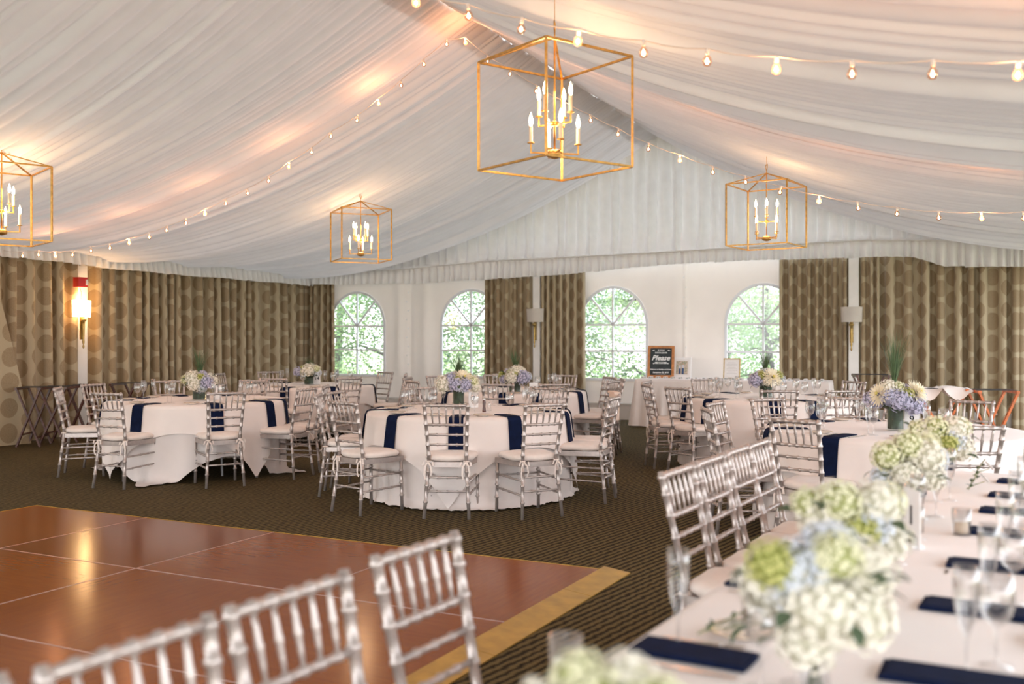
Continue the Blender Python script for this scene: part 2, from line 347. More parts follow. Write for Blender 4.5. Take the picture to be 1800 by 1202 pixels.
def ceiling(side, seed):
    t = np.arange(0.02, 20.0, 0.0125); u = np.linspace(0, 1, 34)**0.95
    TT, UU = np.meshgrid(t, u); s = side*UU*HALF
    z = zc(s, TT)
    shift = 0.35*np.sin(PI*UU)*np.sin(TT*0.9+seed)            # folds wander a little on the way down
    fine = folds1d(np.linspace(-2, 23, 12000), 0.125, seed, 0.052); big = folds1d(np.linspace(-2, 23, 12000), 0.45, seed+9, 0.13)
    def samp(arr, x): return np.interp(x, np.linspace(-2, 23, 12000), arr)
    fade = 0.35+0.65*np.sin(PI*np.clip(UU*0.85+.12, 0, 1))
    z = z+samp(fine, TT+shift*0.35)*fade+samp(big, TT+shift)*fade*(0.35+0.65*UU)
    ph = np.mod(TT-3.3, 4.65)                                   # overlap step at each rafter
    z = z-0.07*np.exp(-ph/0.20)*np.sin(PI*np.clip(UU, 0, 1))*(TT > 3)
    X = RX+EX*s+EY*TT; Y = RY+EY*s-EX*TT
    return np.stack([X, Y, z], -1)
tag(link('ceiling', gridmesh('ceiling', ceiling(-1, 11), M_liner)), 'left slope of the pleated white tent ceiling liner', kind='structure')
tag(link('ceiling', gridmesh('ceiling', ceiling(1, 23), M_liner)), 'right slope of the pleated white tent ceiling liner', kind='structure')

rc = MB(); tt_ = np.linspace(0.0, 20.0, 60)  # unseen strip added over the ridge gap to stop sun leaking onto the gable
for a, b in zip(tt_[:-1], tt_[1:]):
    za, zb_ = float(zc(np.array(0.), np.array(a)))+.03, float(zc(np.array(0.), np.array(b)))+.03
    for sg in (-1, 1): rc.poly([W(0, a, za), W(0, b, zb_), W(sg*.35, b, zb_-.10), W(sg*.35, a, za-.10)])
tag(put('sun_block_strip', rc, mat('ridge_sun_block', (.8, .78, .77), .85, var=.02)), 'ridge cap above the ceiling liner', kind='structure')
# ---- back (gable) wall of white vinyl with arched openings
WIN = [s_of(629), s_of(829), s_of(1078), s_of(1342)]
SILL, SPR, ARCH, HW = 0.69, 1.65, 0.66, 0.615
def fold_off(s):           # soft overlap folds between the windows
    o = 0.0
    for c, wd, a in ((s_of(704), .10, .05), (s_of(722), .05, -.04), (s_of(750), .12, .06), (s_of(1205), .03, .03), (s_of(1190), .12, .02), (s_of(1235), .2, -.02)):
        o += a*math.exp(-((s-c)/wd)**2)
    return o
wb = MB(); N_ = 640
def wall_pts(s, z): return W(s, 0.02+fold_off(s)*min(1, z/0.8), z)
def openz(s):
    for c in WIN:
        x = (s-c)/HW
        if abs(x) < 1: return SPR+ARCH*math.sqrt(1-x*x)
    return None
edges = sorted(set([round(v, 5) for v in np.linspace(-HALF, HALF, N_)] + [c+sg*HW for c in WIN for sg in (-1, 1)]))
for a, b in zip(edges[:-1], edges[1:]):
    mid = (a+b)/2; inw = any(abs(mid-c) < HW for c in WIN)
    top = lambda s: 3.05
    if inw:
        c = [c for c in WIN if abs(mid-c) < HW][0]
        az = lambda s: SPR+ARCH*math.sqrt(max(0, 1-((s-c)/HW)**2))
        wb.poly([wall_pts(a, 0), wall_pts(b, 0), wall_pts(b, SILL), wall_pts(a, SILL)])
        wb.poly([wall_pts(a, az(a)), wall_pts(b, az(b)), wall_pts(b, top(b)), wall_pts(a, top(a))])
    else:
        zs = [0, SILL, 1.2, SPR, 2.4]
        for z0, z1 in zip(zs[:-1], zs[1:]): wb.poly([wall_pts(a, z0), wall_pts(b, z0), wall_pts(b, z1), wall_pts(a, z1)])
        wb.poly([wall_pts(a, 2.4), wall_pts(b, 2.4), wall_pts(b, top(b)), wall_pts(a, top(a))])
wall_back = tag(put('wall_back', wb, M_vinyl, smooth=True), kind='structure')
bb = MB().box((0, 0, 0.13), (2*HALF, 0.05, 0.26)).box((0, -0.01, 0.275), (2*HALF, 0.09, 0.03))
tag(put('baseboard_back', bb, M_post, loc=W(0, 0.12), rot=(0, 0, AT)), kind='structure')
gm = MB()
for c in (s_of(722), s_of(1207)):
    for k in range(11): gm.box(W(c+(0.02 if k % 2 else -0.02), 0.13, 0.75+0.17*k), (0.018, 0.03, 0.028), AT)
tag(put('fastening_toggle', gm, M_post, wall_back), kind='stuff')
for i, c in enumerate(WIN):
    wn = empty('window_%d' % (i+1), W(c, 0.0, SILL), AT); wn['kind'] = 'structure'
    hh = SPR-SILL
    pane = MB(); pts = [(-HW, 0, 0), (HW, 0, 0)]+[(HW*math.cos(a), 0, hh+ARCH*math.sin(a)) for a in np.linspace(0, PI, 25)]
    pane.poly(pts); put('pane', pane, M_pane, wn)
    fr = MB(); loop = [(-HW, 0, 0), (HW, 0, 0)]+[(HW*math.cos(a), 0, hh+ARCH*math.sin(a)) for a in np.linspace(0, PI, 25)]
    for p, q in zip(loop, loop[1:]+loop[:1]): fr.bar((p[0], -0.02, p[2]), (q[0], -0.02, q[2]), 0.045, 0.035, Vector((0, 1, 0)))
    put('window_frame', fr, M_frame, wn)
    def mun(p, q): put('glazing_bar', MB().bar((p[0], -0.02, p[1]), (q[0], -0.02, q[1]), 0.032, 0.03, Vector((0, 1, 0))), M_frame, wn)
    mun((0, 0), (0, hh+ARCH)); mun((-HW, hh), (HW, hh)); mun((-HW, hh*0.52), (HW, hh*0.52))
    for sg in (-1, 1): mun((0, hh), (sg*HW*math.cos(math.radians(48)), hh+ARCH*math.sin(math.radians(48))))
# ---- side walls (the left one behind the curtains; the right one outside the frame)
def side_wall(name, s):
    m = MB().poly([W(s, 0), W(s, 20), W(s, 20, 2.75), W(s, 0, 2.75)]); tag(put(name, m, M_vinyl), kind='structure')
side_wall('wall_left', -HALF)

# ---- gable liner and ruffled valances
def seam(s):               # height of the roped seam along the gable
    P = [(-7.4, 2.70), (-4.9, 2.70), (-3.2, 2.80), (-0.5, 2.84), (1.2, 2.88), (3.3, 2.94), (4.3, 2.90), (5.8, 2.80), (7.4, 2.70)]
    return np.interp(s, [p[0] for p in P], [p[1] for p in P])
def vbot(s):               # ragged lower hem of the gable valance
    P = [(-7.4, 2.45), (-4.5, 2.43), (-2.2, 2.50), (-0.5, 2.60), (0.3, 2.66), (2.5, 2.68), (4.0, 2.66), (4.2, 2.60), (4.45, 2.50), (5.4, 2.46), (7.4, 2.43)]
    return np.interp(s, [p[0] for p in P], [p[1] for p in P])
def pleat(x, period, seed):
    r = np.random.default_rng(seed); xs = [x.min()-1]
    while xs[-1] < x.max()+1: xs.append(xs[-1]+period*r.uniform(.65, 1.4))
    ph = np.interp(x, xs, np.arange(len(xs))); return ph
s = np.arange(-HALF, HALF, 0.012); ph = pleat(s, 0.19, 3); ph2 = pleat(s, 0.42, 4)
rows = []
for k in np.linspace(0, 1, 14):
    zt = np.maximum(zc(s, np.full_like(s, 0.3))+0.03, seam(s)); zb = seam(s)-0.01; z = zt*(1-k)+zb*k
    amp = 0.03+0.035*math.sin(PI*min(1, k*1.05))
    off = 0.30+amp*2.5*(np.abs(np.sin(PI*ph))-.5)+0.03*k*np.sin(2*PI*ph2)+(0.05*math.exp(-((k-.93)/.06)**2))
    sl = s+0.02*np.sin(2*PI*ph2+1)*k
    rows.append(np.stack([RX+EX*sl+EY*off, RY+EY*sl-EX*off, z], -1))
tag(link('gable_liner', gridmesh('gable_liner', np.array(rows), M_gable)), 'pleated white gable curtain filling the peak above the back wall', 'drapery')
def valance(name, label, fpt, n, top, bot, seed, L):
    x = np.linspace(0, L, n); ph = pleat(x, 0.13, seed); p2 = pleat(x, 1.5, seed+1); rows = []
    hem = 0.012*np.sin(2*PI*p2)+0.02*np.mod(p2, 1)
    for k in np.linspace(0, 1, 9):
        amp = 0.012+0.035*k; off = amp*2.4*(np.abs(np.sin(PI*ph))-.5)+(0.02*math.exp(-((k-.12)/.05)**2))
        z = top(x)*(1-k)+(bot(x)+hem)*k
        rows.append(fpt(x, off, z))
    me = gridmesh(name, np.array(rows), M_gable); return tag(link(name, me), label, 'valance')
va = valance('valance', 'ruffled white valance hanging in front of the back wall', lambda x, off, z: np.stack([RX+EX*(x-HALF)+EY*(.36+off), RY+EY*(x-HALF)-EX*(.36+off), z], -1),
        1400, lambda x: seam(x-HALF)+.03, lambda x: vbot(x-HALF), 31, 2*HALF)
rope = MB().tube([W(a, .40, float(seam(a))+.01) for a in np.linspace(-HALF, HALF, 90)], 0.012, 6); put('seam_rope', rope, M_gable, va, smooth=True)
vl = valance('valance', 'ruffled white valance hanging along the left wall', lambda x, off, z: np.stack([RX+EX*(-HALF+.36+off)+EY*x, RY+EY*(-HALF+.36+off)-EX*x, z], -1),
        1100, lambda x: 2.71+0*x, lambda x: 2.44+.05*np.exp(-((x-7.0)/1.2)**2), 41, 12.0)
# ---- white posts of the tent frame
def post(s, t, wd=0.125):
    return tag(put('tent_post', MB().box((0, 0, 1.4), (wd, 0.12, 2.8)), M_post, loc=W(s, t), rot=(0, 0, AT)), kind='structure')
post(s_of(945, .2), 0.2).name = 'trim_1'; post(s_of(1501, .2), 0.2, .15).name = 'trim_2'
TL = t_of(142, -HALF+.2); pl = tag(put('trim_3', MB().box((0, 0, 1.4), (0.13, 0.20, 2.8)), M_post, loc=W(-HALF+.16, TL), rot=(0, 0, AT)), kind='structure')

# ---- medallion curtains
def curtain(label, p0, p1, nrm, period, amp, seed, gather=0.0, z0=0.02, z1=2.70, lean=0.0):
    p0 = np.array(p0[:2]); p1 = np.array(p1[:2]); L = np.linalg.norm(p1-p0); d = (p1-p0)/L; nn = np.array(nrm)
    n = int(L/0.012)+2; x = np.linspace(0, L, n); ph = pleat(x, period, seed)
    r = np.random.default_rng(seed); av = np.interp(x, np.linspace(0, L, 12), r.uniform(.7, 1.2, 12))
    rows = []; K = 12
    prof = (2/PI)*np.arcsin(0.94*np.cos(2*PI*ph))*1.25
    sl = 0.35*np.sin(4*PI*ph)*period*0.25
    off0 = amp*av*prof; base = np.stack([x+sl, off0], -1); seg = np.linalg.norm(np.diff(base, axis=0), axis=1)
    ua = np.concatenate([[0], np.cumsum(seg)]); uvs = []
    for k in np.linspace(0, 1, K):
        z = z0+(z1-z0)*k; off = off0*(1.1-0.3*k)+0.012*np.sin(ph*1.7+k*3+seed); xx = x+sl+lean*(1-k)**1.5*np.linspace(0, 1, n)
        rows.append(np.stack([p0[0]+d[0]*xx+nn[0]*off, p0[1]+d[1]*xx+nn[1]*off, np.full(n, z)], -1))
        uvs.append(np.stack([ua+seed*.37, np.full(n, z)], -1))
    me = gridmesh('curtain', np.array(rows), M_curtain, uv=np.array(uvs))
    return tag(link('curtain', me), label, 'curtain')
NB = (EY, -EX); NL = (EX, EY)
def cb(pa, pb, label, period, amp, seed, t=.20): return curtain(label, W(s_of(pa, t), t), W(s_of(pb, t), t), NB, period, amp, seed)
def cl(ta, tb, label, period, amp, seed, o=.20): return curtain(label, W(-HALF+o, ta), W(-HALF+o, tb), NL, period, amp, seed)
cb(530, 589, 'narrow gathered medallion curtain in the left corner beside the first arched window', 0.13, 0.09, 1)
cb(854, 936, 'tan medallion curtain between the second arched window and the middle sconce', 0.15, 0.075, 2)
cb(949, 1029, 'narrow pleated medallion curtain between middle sconce and third arched window', 0.125, 0.075, 3)
cb(1370, 1493, 'tightly gathered medallion curtain between fourth arched window and right sconce', 0.12, 0.075, 4)
cb(1509, 1545, 'narrow gathered medallion curtain just right of the right sconce', 0.11, 0.06, 5)
cb(1545, 1790, 'broad medallion curtain behind the right tray stands, evenly pleated', 0.225, 0.095, 6)
cb(1791, 1990, 'medallion curtain at the right edge of the photo', 0.235, 0.07, 8, t=.20)
cl(t_of(152, -HALF+.2), 0.3, 'long dark medallion curtain on the left wall right of the lit sconce', 0.21, 0.10, 9)
cl(t_of(132, -HALF+.2), t_of(-90, -HALF+.2), 'medallion curtain on the left wall just left of the lit sconce', 0.25, 0.10, 10)
def tied():                 # the near left panel pulled across at an angle
    tA = t_of(-120, -HALF+.45); rows = []; uvs = []
    n = 60
    for k in np.linspace(0, 1, 16):
        z = 0.01+2.68*k
        pe = 48-78*k**1.3                                    # image column of its leading edge
        tE = t_of(pe, -HALF+.42); x = np.linspace(0, 1, n); tt = tE+(tA-tE)*x
        o = .42+0.03*np.sin(x*9+1)+.05*np.exp(-(x/.05)**2)*(1-k)
        rows.append(np.stack([RX+EX*(-HALF+o)+EY*tt, RY+EY*(-HALF+o)-EX*tt, np.full(n, z)], -1)); uvs.append(np.stack([-tt*1.1, np.full(n, z)], -1))
    tag(link('curtain', gridmesh('curtain', np.array(rows), M_curtain, uv=np.array(uvs))), 'flat medallion curtain panel drawn diagonally at the left edge of the photo', 'curtain')
tied()

# ================================================================ DANCE FLOOR
CA = px_z(68, 890, 0.0); CB_ = px_z(1108, 1008, 0.0); e = (CB_-CA).normalized(); n_ = Vector((e.y, -e.x, 0))
if n_.y > 0: n_ = -n_
df = empty('dance_floor', CA, math.atan2(e.y, e.x), 'portable cherry wood dance floor in square panels with gold edging, on the carpet', 'dance floor')
LEN = (CB_-CA).length; BW = 0.17; PW = (LEN-BW-0.07)/4
pm = MB(); g = 0.004; pm.box((PW/2, -PW/2, 0.0125), (PW-g, PW-g, 0.025)); pme = pm.mesh('floor_panel', M_panel)
pb = pme
for r in range(5):
    for c in range(4):
        o = link('floor_panel', pme, df, (0.07+c*PW, -0.07-r*PW, 0.0), (0, 0, 0))
        if (r+c) % 2: o.rotation_euler = (0, 0, PI/2); o.location = (0.07+c*PW+PW, -0.07-r*PW, 0.0); o.location = (0.07+c*PW+PW-0.0, -0.07-r*PW, 0); o.rotation_euler = (0, 0, -PI/2); 
for r in range(1, 5): put('seam_strip', MB().box((0.07+2*PW, -0.07-r*PW, 0.0135), (4*PW, 0.009, 0.026)), M_alum, df)
for c in range(1, 4): put('seam_strip', MB().box((0.07+c*PW, -0.07-2.5*PW, 0.0133), (0.008, 5*PW, 0.026)), M_alum, df)
y = 0.0
for k in range(6):          # right border segments, wedge shaped
    L_ = 0.62 if k == 0 else 1.15
    m = MB(); x0 = 0.07+4*PW; x1 = LEN; ya = -y; yb = -y-L_+0.005
    m.v = [(x0, ya, 0), (x1, ya, 0), (x1, yb, 0), (x0, yb, 0), (x0, ya, .028), (x1, ya, .006), (x1, yb, .006), (x0, yb, .028)]
    m.f = [(0, 3, 2, 1) if False else (3, 2, 1, 0)[::-1], (4, 7, 6, 5), (0, 4, 5, 1), (1, 5, 6, 2), (2, 6, 7, 3), (3, 7, 4, 0)]
    put('edge_trim', m, M_trim, df); y += L_
m = MB(); m.v = [(0, 0, 0), (LEN, 0, 0), (LEN-BW, -.07, 0), (.07, -.07, 0), (0, 0, .006), (LEN, 0, .006), (LEN-BW, -.07, .028), (.07, -.07, .028)]
m.f = [(0, 1, 2, 3), (4, 7, 6, 5), (0, 4, 5, 1), (2, 6, 7, 3)]; put('edge_trim', m, M_trim, df)
m = MB(); m.v = [(0, 0, 0), (0, -6.4, 0), (.07, -6.4, 0), (.07, -.07, 0), (0, 0, .006), (0, -6.4, .006), (.07, -6.4, .028), (.07, -.07, .028)]
m.f = [(0, 1, 2, 3), (4, 7, 6, 5), (0, 4, 5, 1), (2, 6, 7, 3)]; put('edge_trim', m, M_trim, df)

# ================================================================ CHAIRS
def bamboo(a, b, r, rings, seg=8, bulge=1.35, bow=0.0):
    a = Vector(a); b = Vector(b); L = (b-a).length; st = [(0, 1.0)]
    for q in rings: st += [(q-0.010/L, 1.0), (q-0.005/L, bulge), (q+0.005/L, bulge), (q+0.010/L, 1.0)]
    st.append((1, 1.0)); st = [p for p in st if -0.001 <= p[0] <= 1.001]; st.sort()
    return MB().tube([a.lerp(b, p[0]) for p in st], [r*p[1] for p in st], seg)
def post_pts(sg):
    return [Vector((sg*.180, -.245, 0)), Vector((sg*.152, -.195, .42)), Vector((sg*.150, -.193, .50)), Vector((sg*.163, -.245, .74)), Vector((sg*.173, -.285, .918))]
def post_at(sg, z):
    P = post_pts(sg)
    for a, b in zip(P[:-1], P[1:]):
        if a.z <= z <= b.z: return a.lerp(b, (z-a.z)/(b.z-a.z))
    return P[-1]
def make_chair():
    root = empty('chiavari_chair', (0, 0, 0))
    for sg in (-1, 1):
        st = []; rings = [.13, .26, .37, .50, .58, .665, .75, .83, .895]; z = 0.0; zs = {0.0: .0135, .918: .012}
        for q in rings: zs[q-.010] = .0145; zs[q-.005] = .0185; zs[q+.005] = .0185; zs[q+.010] = .0145
        zz = sorted(zs); pts = [post_at(sg, q) for q in zz]; pts[-1] = post_pts(sg)[-1]
        put('back_post', MB().tube(pts, [zs[q] for q in zz], 8), M_silver, root, smooth=True)
        put('leg', bamboo((sg*.195, .195, 0), (sg*.190, .185, .43), .0145, [.28, .52, .76]), M_silver, root, smooth=True)
    fr = MB()
    o_ = [(-.158, -.205), (.158, -.205), (.205, .205), (-.205, .205)]
    n = 0
    fr.v = [(x, y_, .405) for x, y_ in o_]+[(x, y_, .447) for x, y_ in o_]; fr.f = [(3, 2, 1, 0), (4, 5, 6, 7), (0, 1, 5, 4), (1, 2, 6, 5), (2, 3, 7, 6), (3, 0, 4, 7)]
    put('seat', fr, M_silver, root)
    cu = MB(); prof = [(0, .448), (.72, .448), (.93, .452), (1.0, .470), (.985, .487), (.90, .500), (.6, .507), (0, .508)]; seg = 28; rows = []
    for r, z in prof:
        row = []
        for k in range(seg+1):
            a = 2*PI*k/seg; ca, sa = math.cos(a), math.sin(a); q = (abs(ca)**4+abs(sa)**4)**(-.25)
            x = .205*r*q*ca; y_ = .205*r*q*sa; x *= 1.0+0.08*(y_/.2); z2 = z+(.003*math.sin(5*a) if .8 < r else 0); row.append((x, y_+.005, z2))
        rows.append(row)
    cu.grid(np.array(rows)); put('cushion', cu, M_cushion, root, smooth=True)
    for sg in (-1, 1):
        p = post_at(sg, .44); t = MB()
        def ribbon(pts, wd=.014):
            for a, b in zip(pts[:-1], pts[1:]):
                a = p+Vector(a); b = p+Vector(b); t.poly([a+Vector((-wd/2, 0, 0)), a+Vector((wd/2, .003, 0)), b+Vector((wd/2, .003, 0)), b+Vector((-wd/2, 0, 0))])
        ribbon([(0, -.02, .01), (-.025, -.035, -.03), (-.03, -.035, -.09), (-.02, -.03, -.13)])
        ribbon([(0, -.02, .01), (.02, -.04, -.02), (.03, -.04, -.07), (.022, -.035, -.105)])
        ribbon([(0, -.02, .01), (-.035, -.03, .012), (-.045, -.03, -.02), (-.015, -.03, -.015), (0, -.02, .01)])
        ribbon([(0, -.02, .01), (.035, -.03, .012), (.042, -.03, -.022), (.012, -.03, -.015), (0, -.02, .01)])
        t.tube([p+Vector((.02*math.cos(a), .02*math.sin(a), .012)) for a in np.linspace(0, 2*PI, 9)], .006, 5)
        put('cushion_tie', t, M_cushion, root)
    def rail(z, r, rings, name='cross_rail'): put(name, bamboo(post_at(-1, z), post_at(1, z), r, rings), M_silver, root, smooth=True)
    rail(.900, .0125, [.17, .335, .5, .665, .83], 'top_rail'); rail(.745, .0105, [.17, .335, .5, .665, .83]); rail(.665, .0095, [.25, .5, .75]); rail(.585, .0095, [.25, .5, .75])
    for k in range(5):
        q = (k+1)/6; a = post_at(-1, .745).lerp(post_at(1, .745), q); b = post_at(-1, .900).lerp(post_at(1, .900), q)
        sp = MB().tube([a.lerp(b, t_) for t_ in (0, .25, .44, .5, .56, .75, 1)], [.0048, .0072, .0085, .0105, .0085, .0072, .0048], 7)
        put('spindle', sp, M_silver, root, smooth=True)
    def st(a, b): put('stretcher', bamboo(a, b, .0085, [.25, .5, .75], 7), M_silver, root, smooth=True)
    st(post_at(-1, .325), post_at(1, .325)); st(post_at(-1, .215), post_at(1, .215)); st((-.193, .19, .30), (.193, .19, .30))
    for sg in (-1, 1):
        st(post_at(sg, .30), (sg*.193, .19, .30+.01)); st(post_at(sg, .185), (sg*.193, .19, .20))
    return root
CH = make_chair(); used = [False]
def place_chair(top, face, label, group):
    f = Vector((face[0], face[1], 0)).normalized(); org = Vector((top[0], top[1], 0))+f*.285
    c = CH if not used[0] else copy_tree(CH); used[0] = True
    c.location = org; c.rotation_euler = (0, 0, math.atan2(f.y, f.x)-PI/2); tag(c, label, 'chair', group); return c

# ================================================================ TABLES
CLK = ['twelve', 'one', 'two', 'three', 'four', 'five', 'six', 'seven', 'eight', 'nine', 'ten', 'eleven']
TB = {1: (Vector((-.40, 9.20)), 'middle round table'), 2: (Vector((-3.39, 10.70)), 'left round table'), 3: (Vector((-2.88, 14.0)), 'far left round table'),
      4: (Vector((0.0, 12.6)), 'table behind the middle one'), 5: (Vector((2.85, 11.2)), 'right rear round table'), 6: (Vector((2.81, 7.3)), 'right front round table')}
R_T = 0.915; ZT = 0.765
CHAIRS = {1: [(790, 706), (601, 705), (568, 692), (958, 708), (1052, 696), (1047, 690), (617, 687), (756, 682), (912, 684)],
          2: [(112, 680), (203, 688), (170, 674), (397, 688), (515, 681), (533, 677), (297, 668), (446, 667)],
          3: [(403, 656), (481, 653), (500, 662), (613, 655), (614, 663), (695, 657)],
          4: [(725, 663), (756, 668), (778, 660), (879, 659), (984, 659), (875, 674), (986, 675), (1062, 668), (1055, 662), (1095, 664.5)],
          5: [(1142, 675), (1160, 670), (1190, 680), (1250, 666), (1366, 683), (1480, 685), (1470, 670), (1545, 675)],
          6: [(1256, 717), (1268, 706), (1373, 701), (1402, 735), (1510, 699), (1696, 704), (1712, 747)]}
SIDE = {12: 'back', 1: 'back', 2: 'right', 3: 'right', 4: 'right', 5: 'front', 6: 'front', 7: 'front', 8: 'left', 9: 'left', 10: 'left', 11: 'back'}
SEATS = {}
for ti, lst in CHAIRS.items():
    c, nm = TB[ti]; ss = []
    for px, py in lst:
        p = px_z(px, py, .918); d = Vector((p.x-c.x, p.y-c.y)); r = min(max(d.length, 1.385), 1.50); d.normalize(); ss.append([math.atan2(d.y, d.x), r])
    ss.sort(key=lambda a: -((a[0]-PI/2-0.05) % (2*PI)))      # clockwise from twelve (far side)
    # assign unique clock hours in order
    want = [((PI/2-a[0]) % (2*PI))/(2*PI)*12 for a in ss]; order = sorted(range(len(ss)), key=lambda i: want[i]); hrs = {}
    free = set(range(12))
    for i in order:
        h = min(free, key=lambda k: min(abs(k-want[i]), 12-abs(k-want[i]))); free.discard(h); hrs[i] = h
    # keep them monotone
    ks = sorted(hrs.values())
    for i, k in zip(order, ks): hrs[i] = k
    SEATS[ti] = [(ss[i][0], ss[i][1], hrs[i] if hrs[i] else 12) for i in range(len(ss))]
    for a, r, h in SEATS[ti]:
        top = c+Vector((math.cos(a), math.sin(a)))*r
        place_chair(top, -Vector((math.cos(a), math.sin(a))), 'silver chiavari chair on the %s, %s o\'clock, of the %s' % (SIDE[h], CLK[h % 12], nm), 'silver chairs around the %s' % nm)

def cloth(c, hang, seed, z0, flare, fold, name, label, m, group):
    n = 200; th = np.linspace(0, 2*PI, n+1); r_ = np.random.default_rng(seed); hg = np.array([hang(a) for a in th])
    ph = pleat(th*R_T, 0.26, seed); ph = ph-ph[0]; k_ = round(ph[-1]); ph = ph*(k_/ph[-1]) if k_ else ph
    am = np.interp(th, np.linspace(0, 2*PI, 13), np.append(r_.uniform(.4, 1.3, 12), 0)); am[-1] = am[0]
    rows = []
    for q in (0.02, .4, .8, .97): rows.append(np.stack([q*R_T*np.cos(th), q*R_T*np.sin(th), np.full(n+1, z0)], -1))
    rows.append(np.stack([(R_T+.004)*np.cos(th), (R_T+.004)*np.sin(th), np.full(n+1, z0-.006)], -1))
    for k in np.linspace(0.06, 1, 12):
        dr = hg*k; z = z0-.008-dr; over = np.maximum(0, dr-(z0-.02)); z = np.maximum(z, .012+.01*np.sin(th*37+k*5)**2)
        rr = R_T+.008+.012*(z0 > .763)+flare*dr+fold*am*(dr/.7)*(np.sin(2*PI*ph)*.5+.35)+over*.8
        rows.append(np.stack([rr*np.cos(th), rr*np.sin(th), z], -1))
    me = gridmesh(name, np.array(rows), m); o = link(name, me, None, (c.x, c.y, 0)); return tag(o, label, 'tablecloth', group)
def sq(a, rot): return lambda th: a/max(abs(math.cos(th-rot)), abs(math.sin(th-rot)))-R_T
SPEC = {1: (lambda th: .80+.04*math.sin(3*th), .07, sq(1.17, math.radians(38)), 1), 2: (sq(1.42, math.radians(-52)), .04, sq(1.18, math.radians(8)), 1),
        3: (sq(1.40, math.radians(20)), .04, sq(1.14, math.radians(60)), 1), 4: (lambda th: .72, .05, sq(1.14, .5), 1), 5: (lambda th: .74, .04, sq(1.16, math.radians(25)), 1), 6: (lambda th: .74, .03, sq(1.17, math.radians(25)), 1)}
for ti, (c, nm) in TB.items():
    t = empty('round_table', (c.x, c.y, 0), 0, 'round folding banquet table under white cloths, the %s' % nm, 'table', 'round banquet tables')
    put('tabletop', MB().lathe([(0, .735), (.905, .735), (.913, .742), (.913, .752), (.905, .757), (0, .757)], seg=48), M_tabletop, t)
    for k in range(4):
        a = PI/4+k*PI/2; put('leg', MB().tube([(.55*math.cos(a), .55*math.sin(a), 0), (.5*math.cos(a), .5*math.sin(a), .735)], .014, 8), M_darkmetal, t)
    h1, f1, h2, _ = SPEC[ti]
    cloth(c, h1, ti*5+1, .7615, .02, .045, 'tablecloth', 'long white under cloth hanging to the floor on the %s' % nm, M_linen, 'white under cloths on the round tables')
    cloth(c, h2, ti*5+2, ZT, .095, .045, 'table_overlay', 'square white overlay cloth on top of the %s' % nm, M_linen2, 'white square overlays on the round tables')

# ---- tableware prototypes (meshes shared)
def napkin_mesh():           # lies on the table along +x (towards the edge at x=0.25) then hangs down
    m = MB(); P = [(-.02, .006), (.10, .007), (.20, .006), (.248, .006), (.270, -.004), (.284, -.03), (.302, -.15), (.322, -.31)]
    rows = []
    for (x, z), wd in zip(P, (.052, .058, .060, .060, .060, .061, .062, .063)):
        rows.append([(x, -wd, z), (x, -wd*.3, z+.002), (x, wd*.3, z+.001), (x, wd, z)])
    m.grid(np.array(rows)); 
    back = []
    for (x, z), wd in zip(P, (.052, .058, .060, .060, .060, .061, .062, .063)):
        dx, dz = (0, -.005) if x < .25 else (-.006, 0); back.append([(x+dx, -wd, z+dz), (x+dx, wd, z+dz)])
    m.grid(np.array(back)); n1 = 0
    A = [tuple(r[0]) for r in rows]; B = [tuple(r[0]) for r in back]; Cq = [tuple(r[3]) for r in rows]; D = [tuple(r[1]) for r in back]
    for i in range(len(A)-1): m.poly([A[i], A[i+1], B[i+1], B[i]]); m.poly([Cq[i+1], Cq[i], D[i], D[i+1]])
    m.poly([A[0], B[0], D[0], Cq[0]]); m.poly([A[-1], Cq[-1], D[-1], B[-1]])
    return m.mesh('napkin', M_navy)
ME_NAP = napkin_mesh()
flatn = MB().box((0, 0, .006), (.44, .115, .008)).box((.002, .003, .0115), (.42, .104, .004)); ME_NAPF = flatn.mesh('napkin', M_navy)
def plate_root():
    r = empty('bread_plate', (0, 0, 0))
    put('plate', MB().lathe([(0, .002), (.045, .001), (.052, .004), (.078, .014), (.080, .016), (.076, .0165), (.05, .007), (0, .006)], seg=24), M_china, r, smooth=True)
    put('rim', MB().lathe([(.0775, .0155), (.0812, .0165), (.0775, .0172), (.0750, .0168)], seg=24), M_rim, r, smooth=True); return r
def wine_mesh(kind):
    if kind == 'wine': prof = [(.033, 0), (.033, .002), (.006, .006), (.0035, .012), (.0035, .075), (.008, .083), (.026, .098), (.0355, .125), (.036, .150), (.031, .190), (.0302, .190), (.0348, .150), (.034, .125), (.025, .101), (.0, .088)]
    else: prof = [(.030, 0), (.030, .002), (.006, .006), (.0035, .012), (.0035, .065), (.006, .075), (.018, .105), (.0245, .15), (.0255, .18), (.0235, .215), (.0228, .215), (.0245, .18), (.0235, .15), (.017, .107), (.0, .080)]
    return MB().lathe(prof, seg=16).mesh('wine_glass' if kind == 'wine' else 'champagne_flute', M_glass, True)
ME_WINE = wine_mesh('wine'); ME_FLUTE = wine_mesh('flute')
fk = MB().box((0, -.05, .003), (.007, .11, .0025)).box((0, .015, .004), (.012, .03, .0025))
for k in (-1, -.33, .33, 1): fk.box((k*.008, .055, .005), (.0022, .055, .002))
fk.box((0, .03, .004), (.02, .012, .0025)); ME_FORK = fk.mesh('fork', M_steel)
kn = MB().box((0, -.05, .003), (.009, .10, .004)).box((.001, .06, .003), (.016, .13, .0018)); ME_KNIFE = kn.mesh('knife', M_steel)
PLATE = plate_root(); plate_used = [False]
def put_plate(loc, label, group):
    p = PLATE if not plate_used[0] else copy_tree(PLATE); plate_used[0] = True; p.location = loc; tag(p, label, 'plate', group)
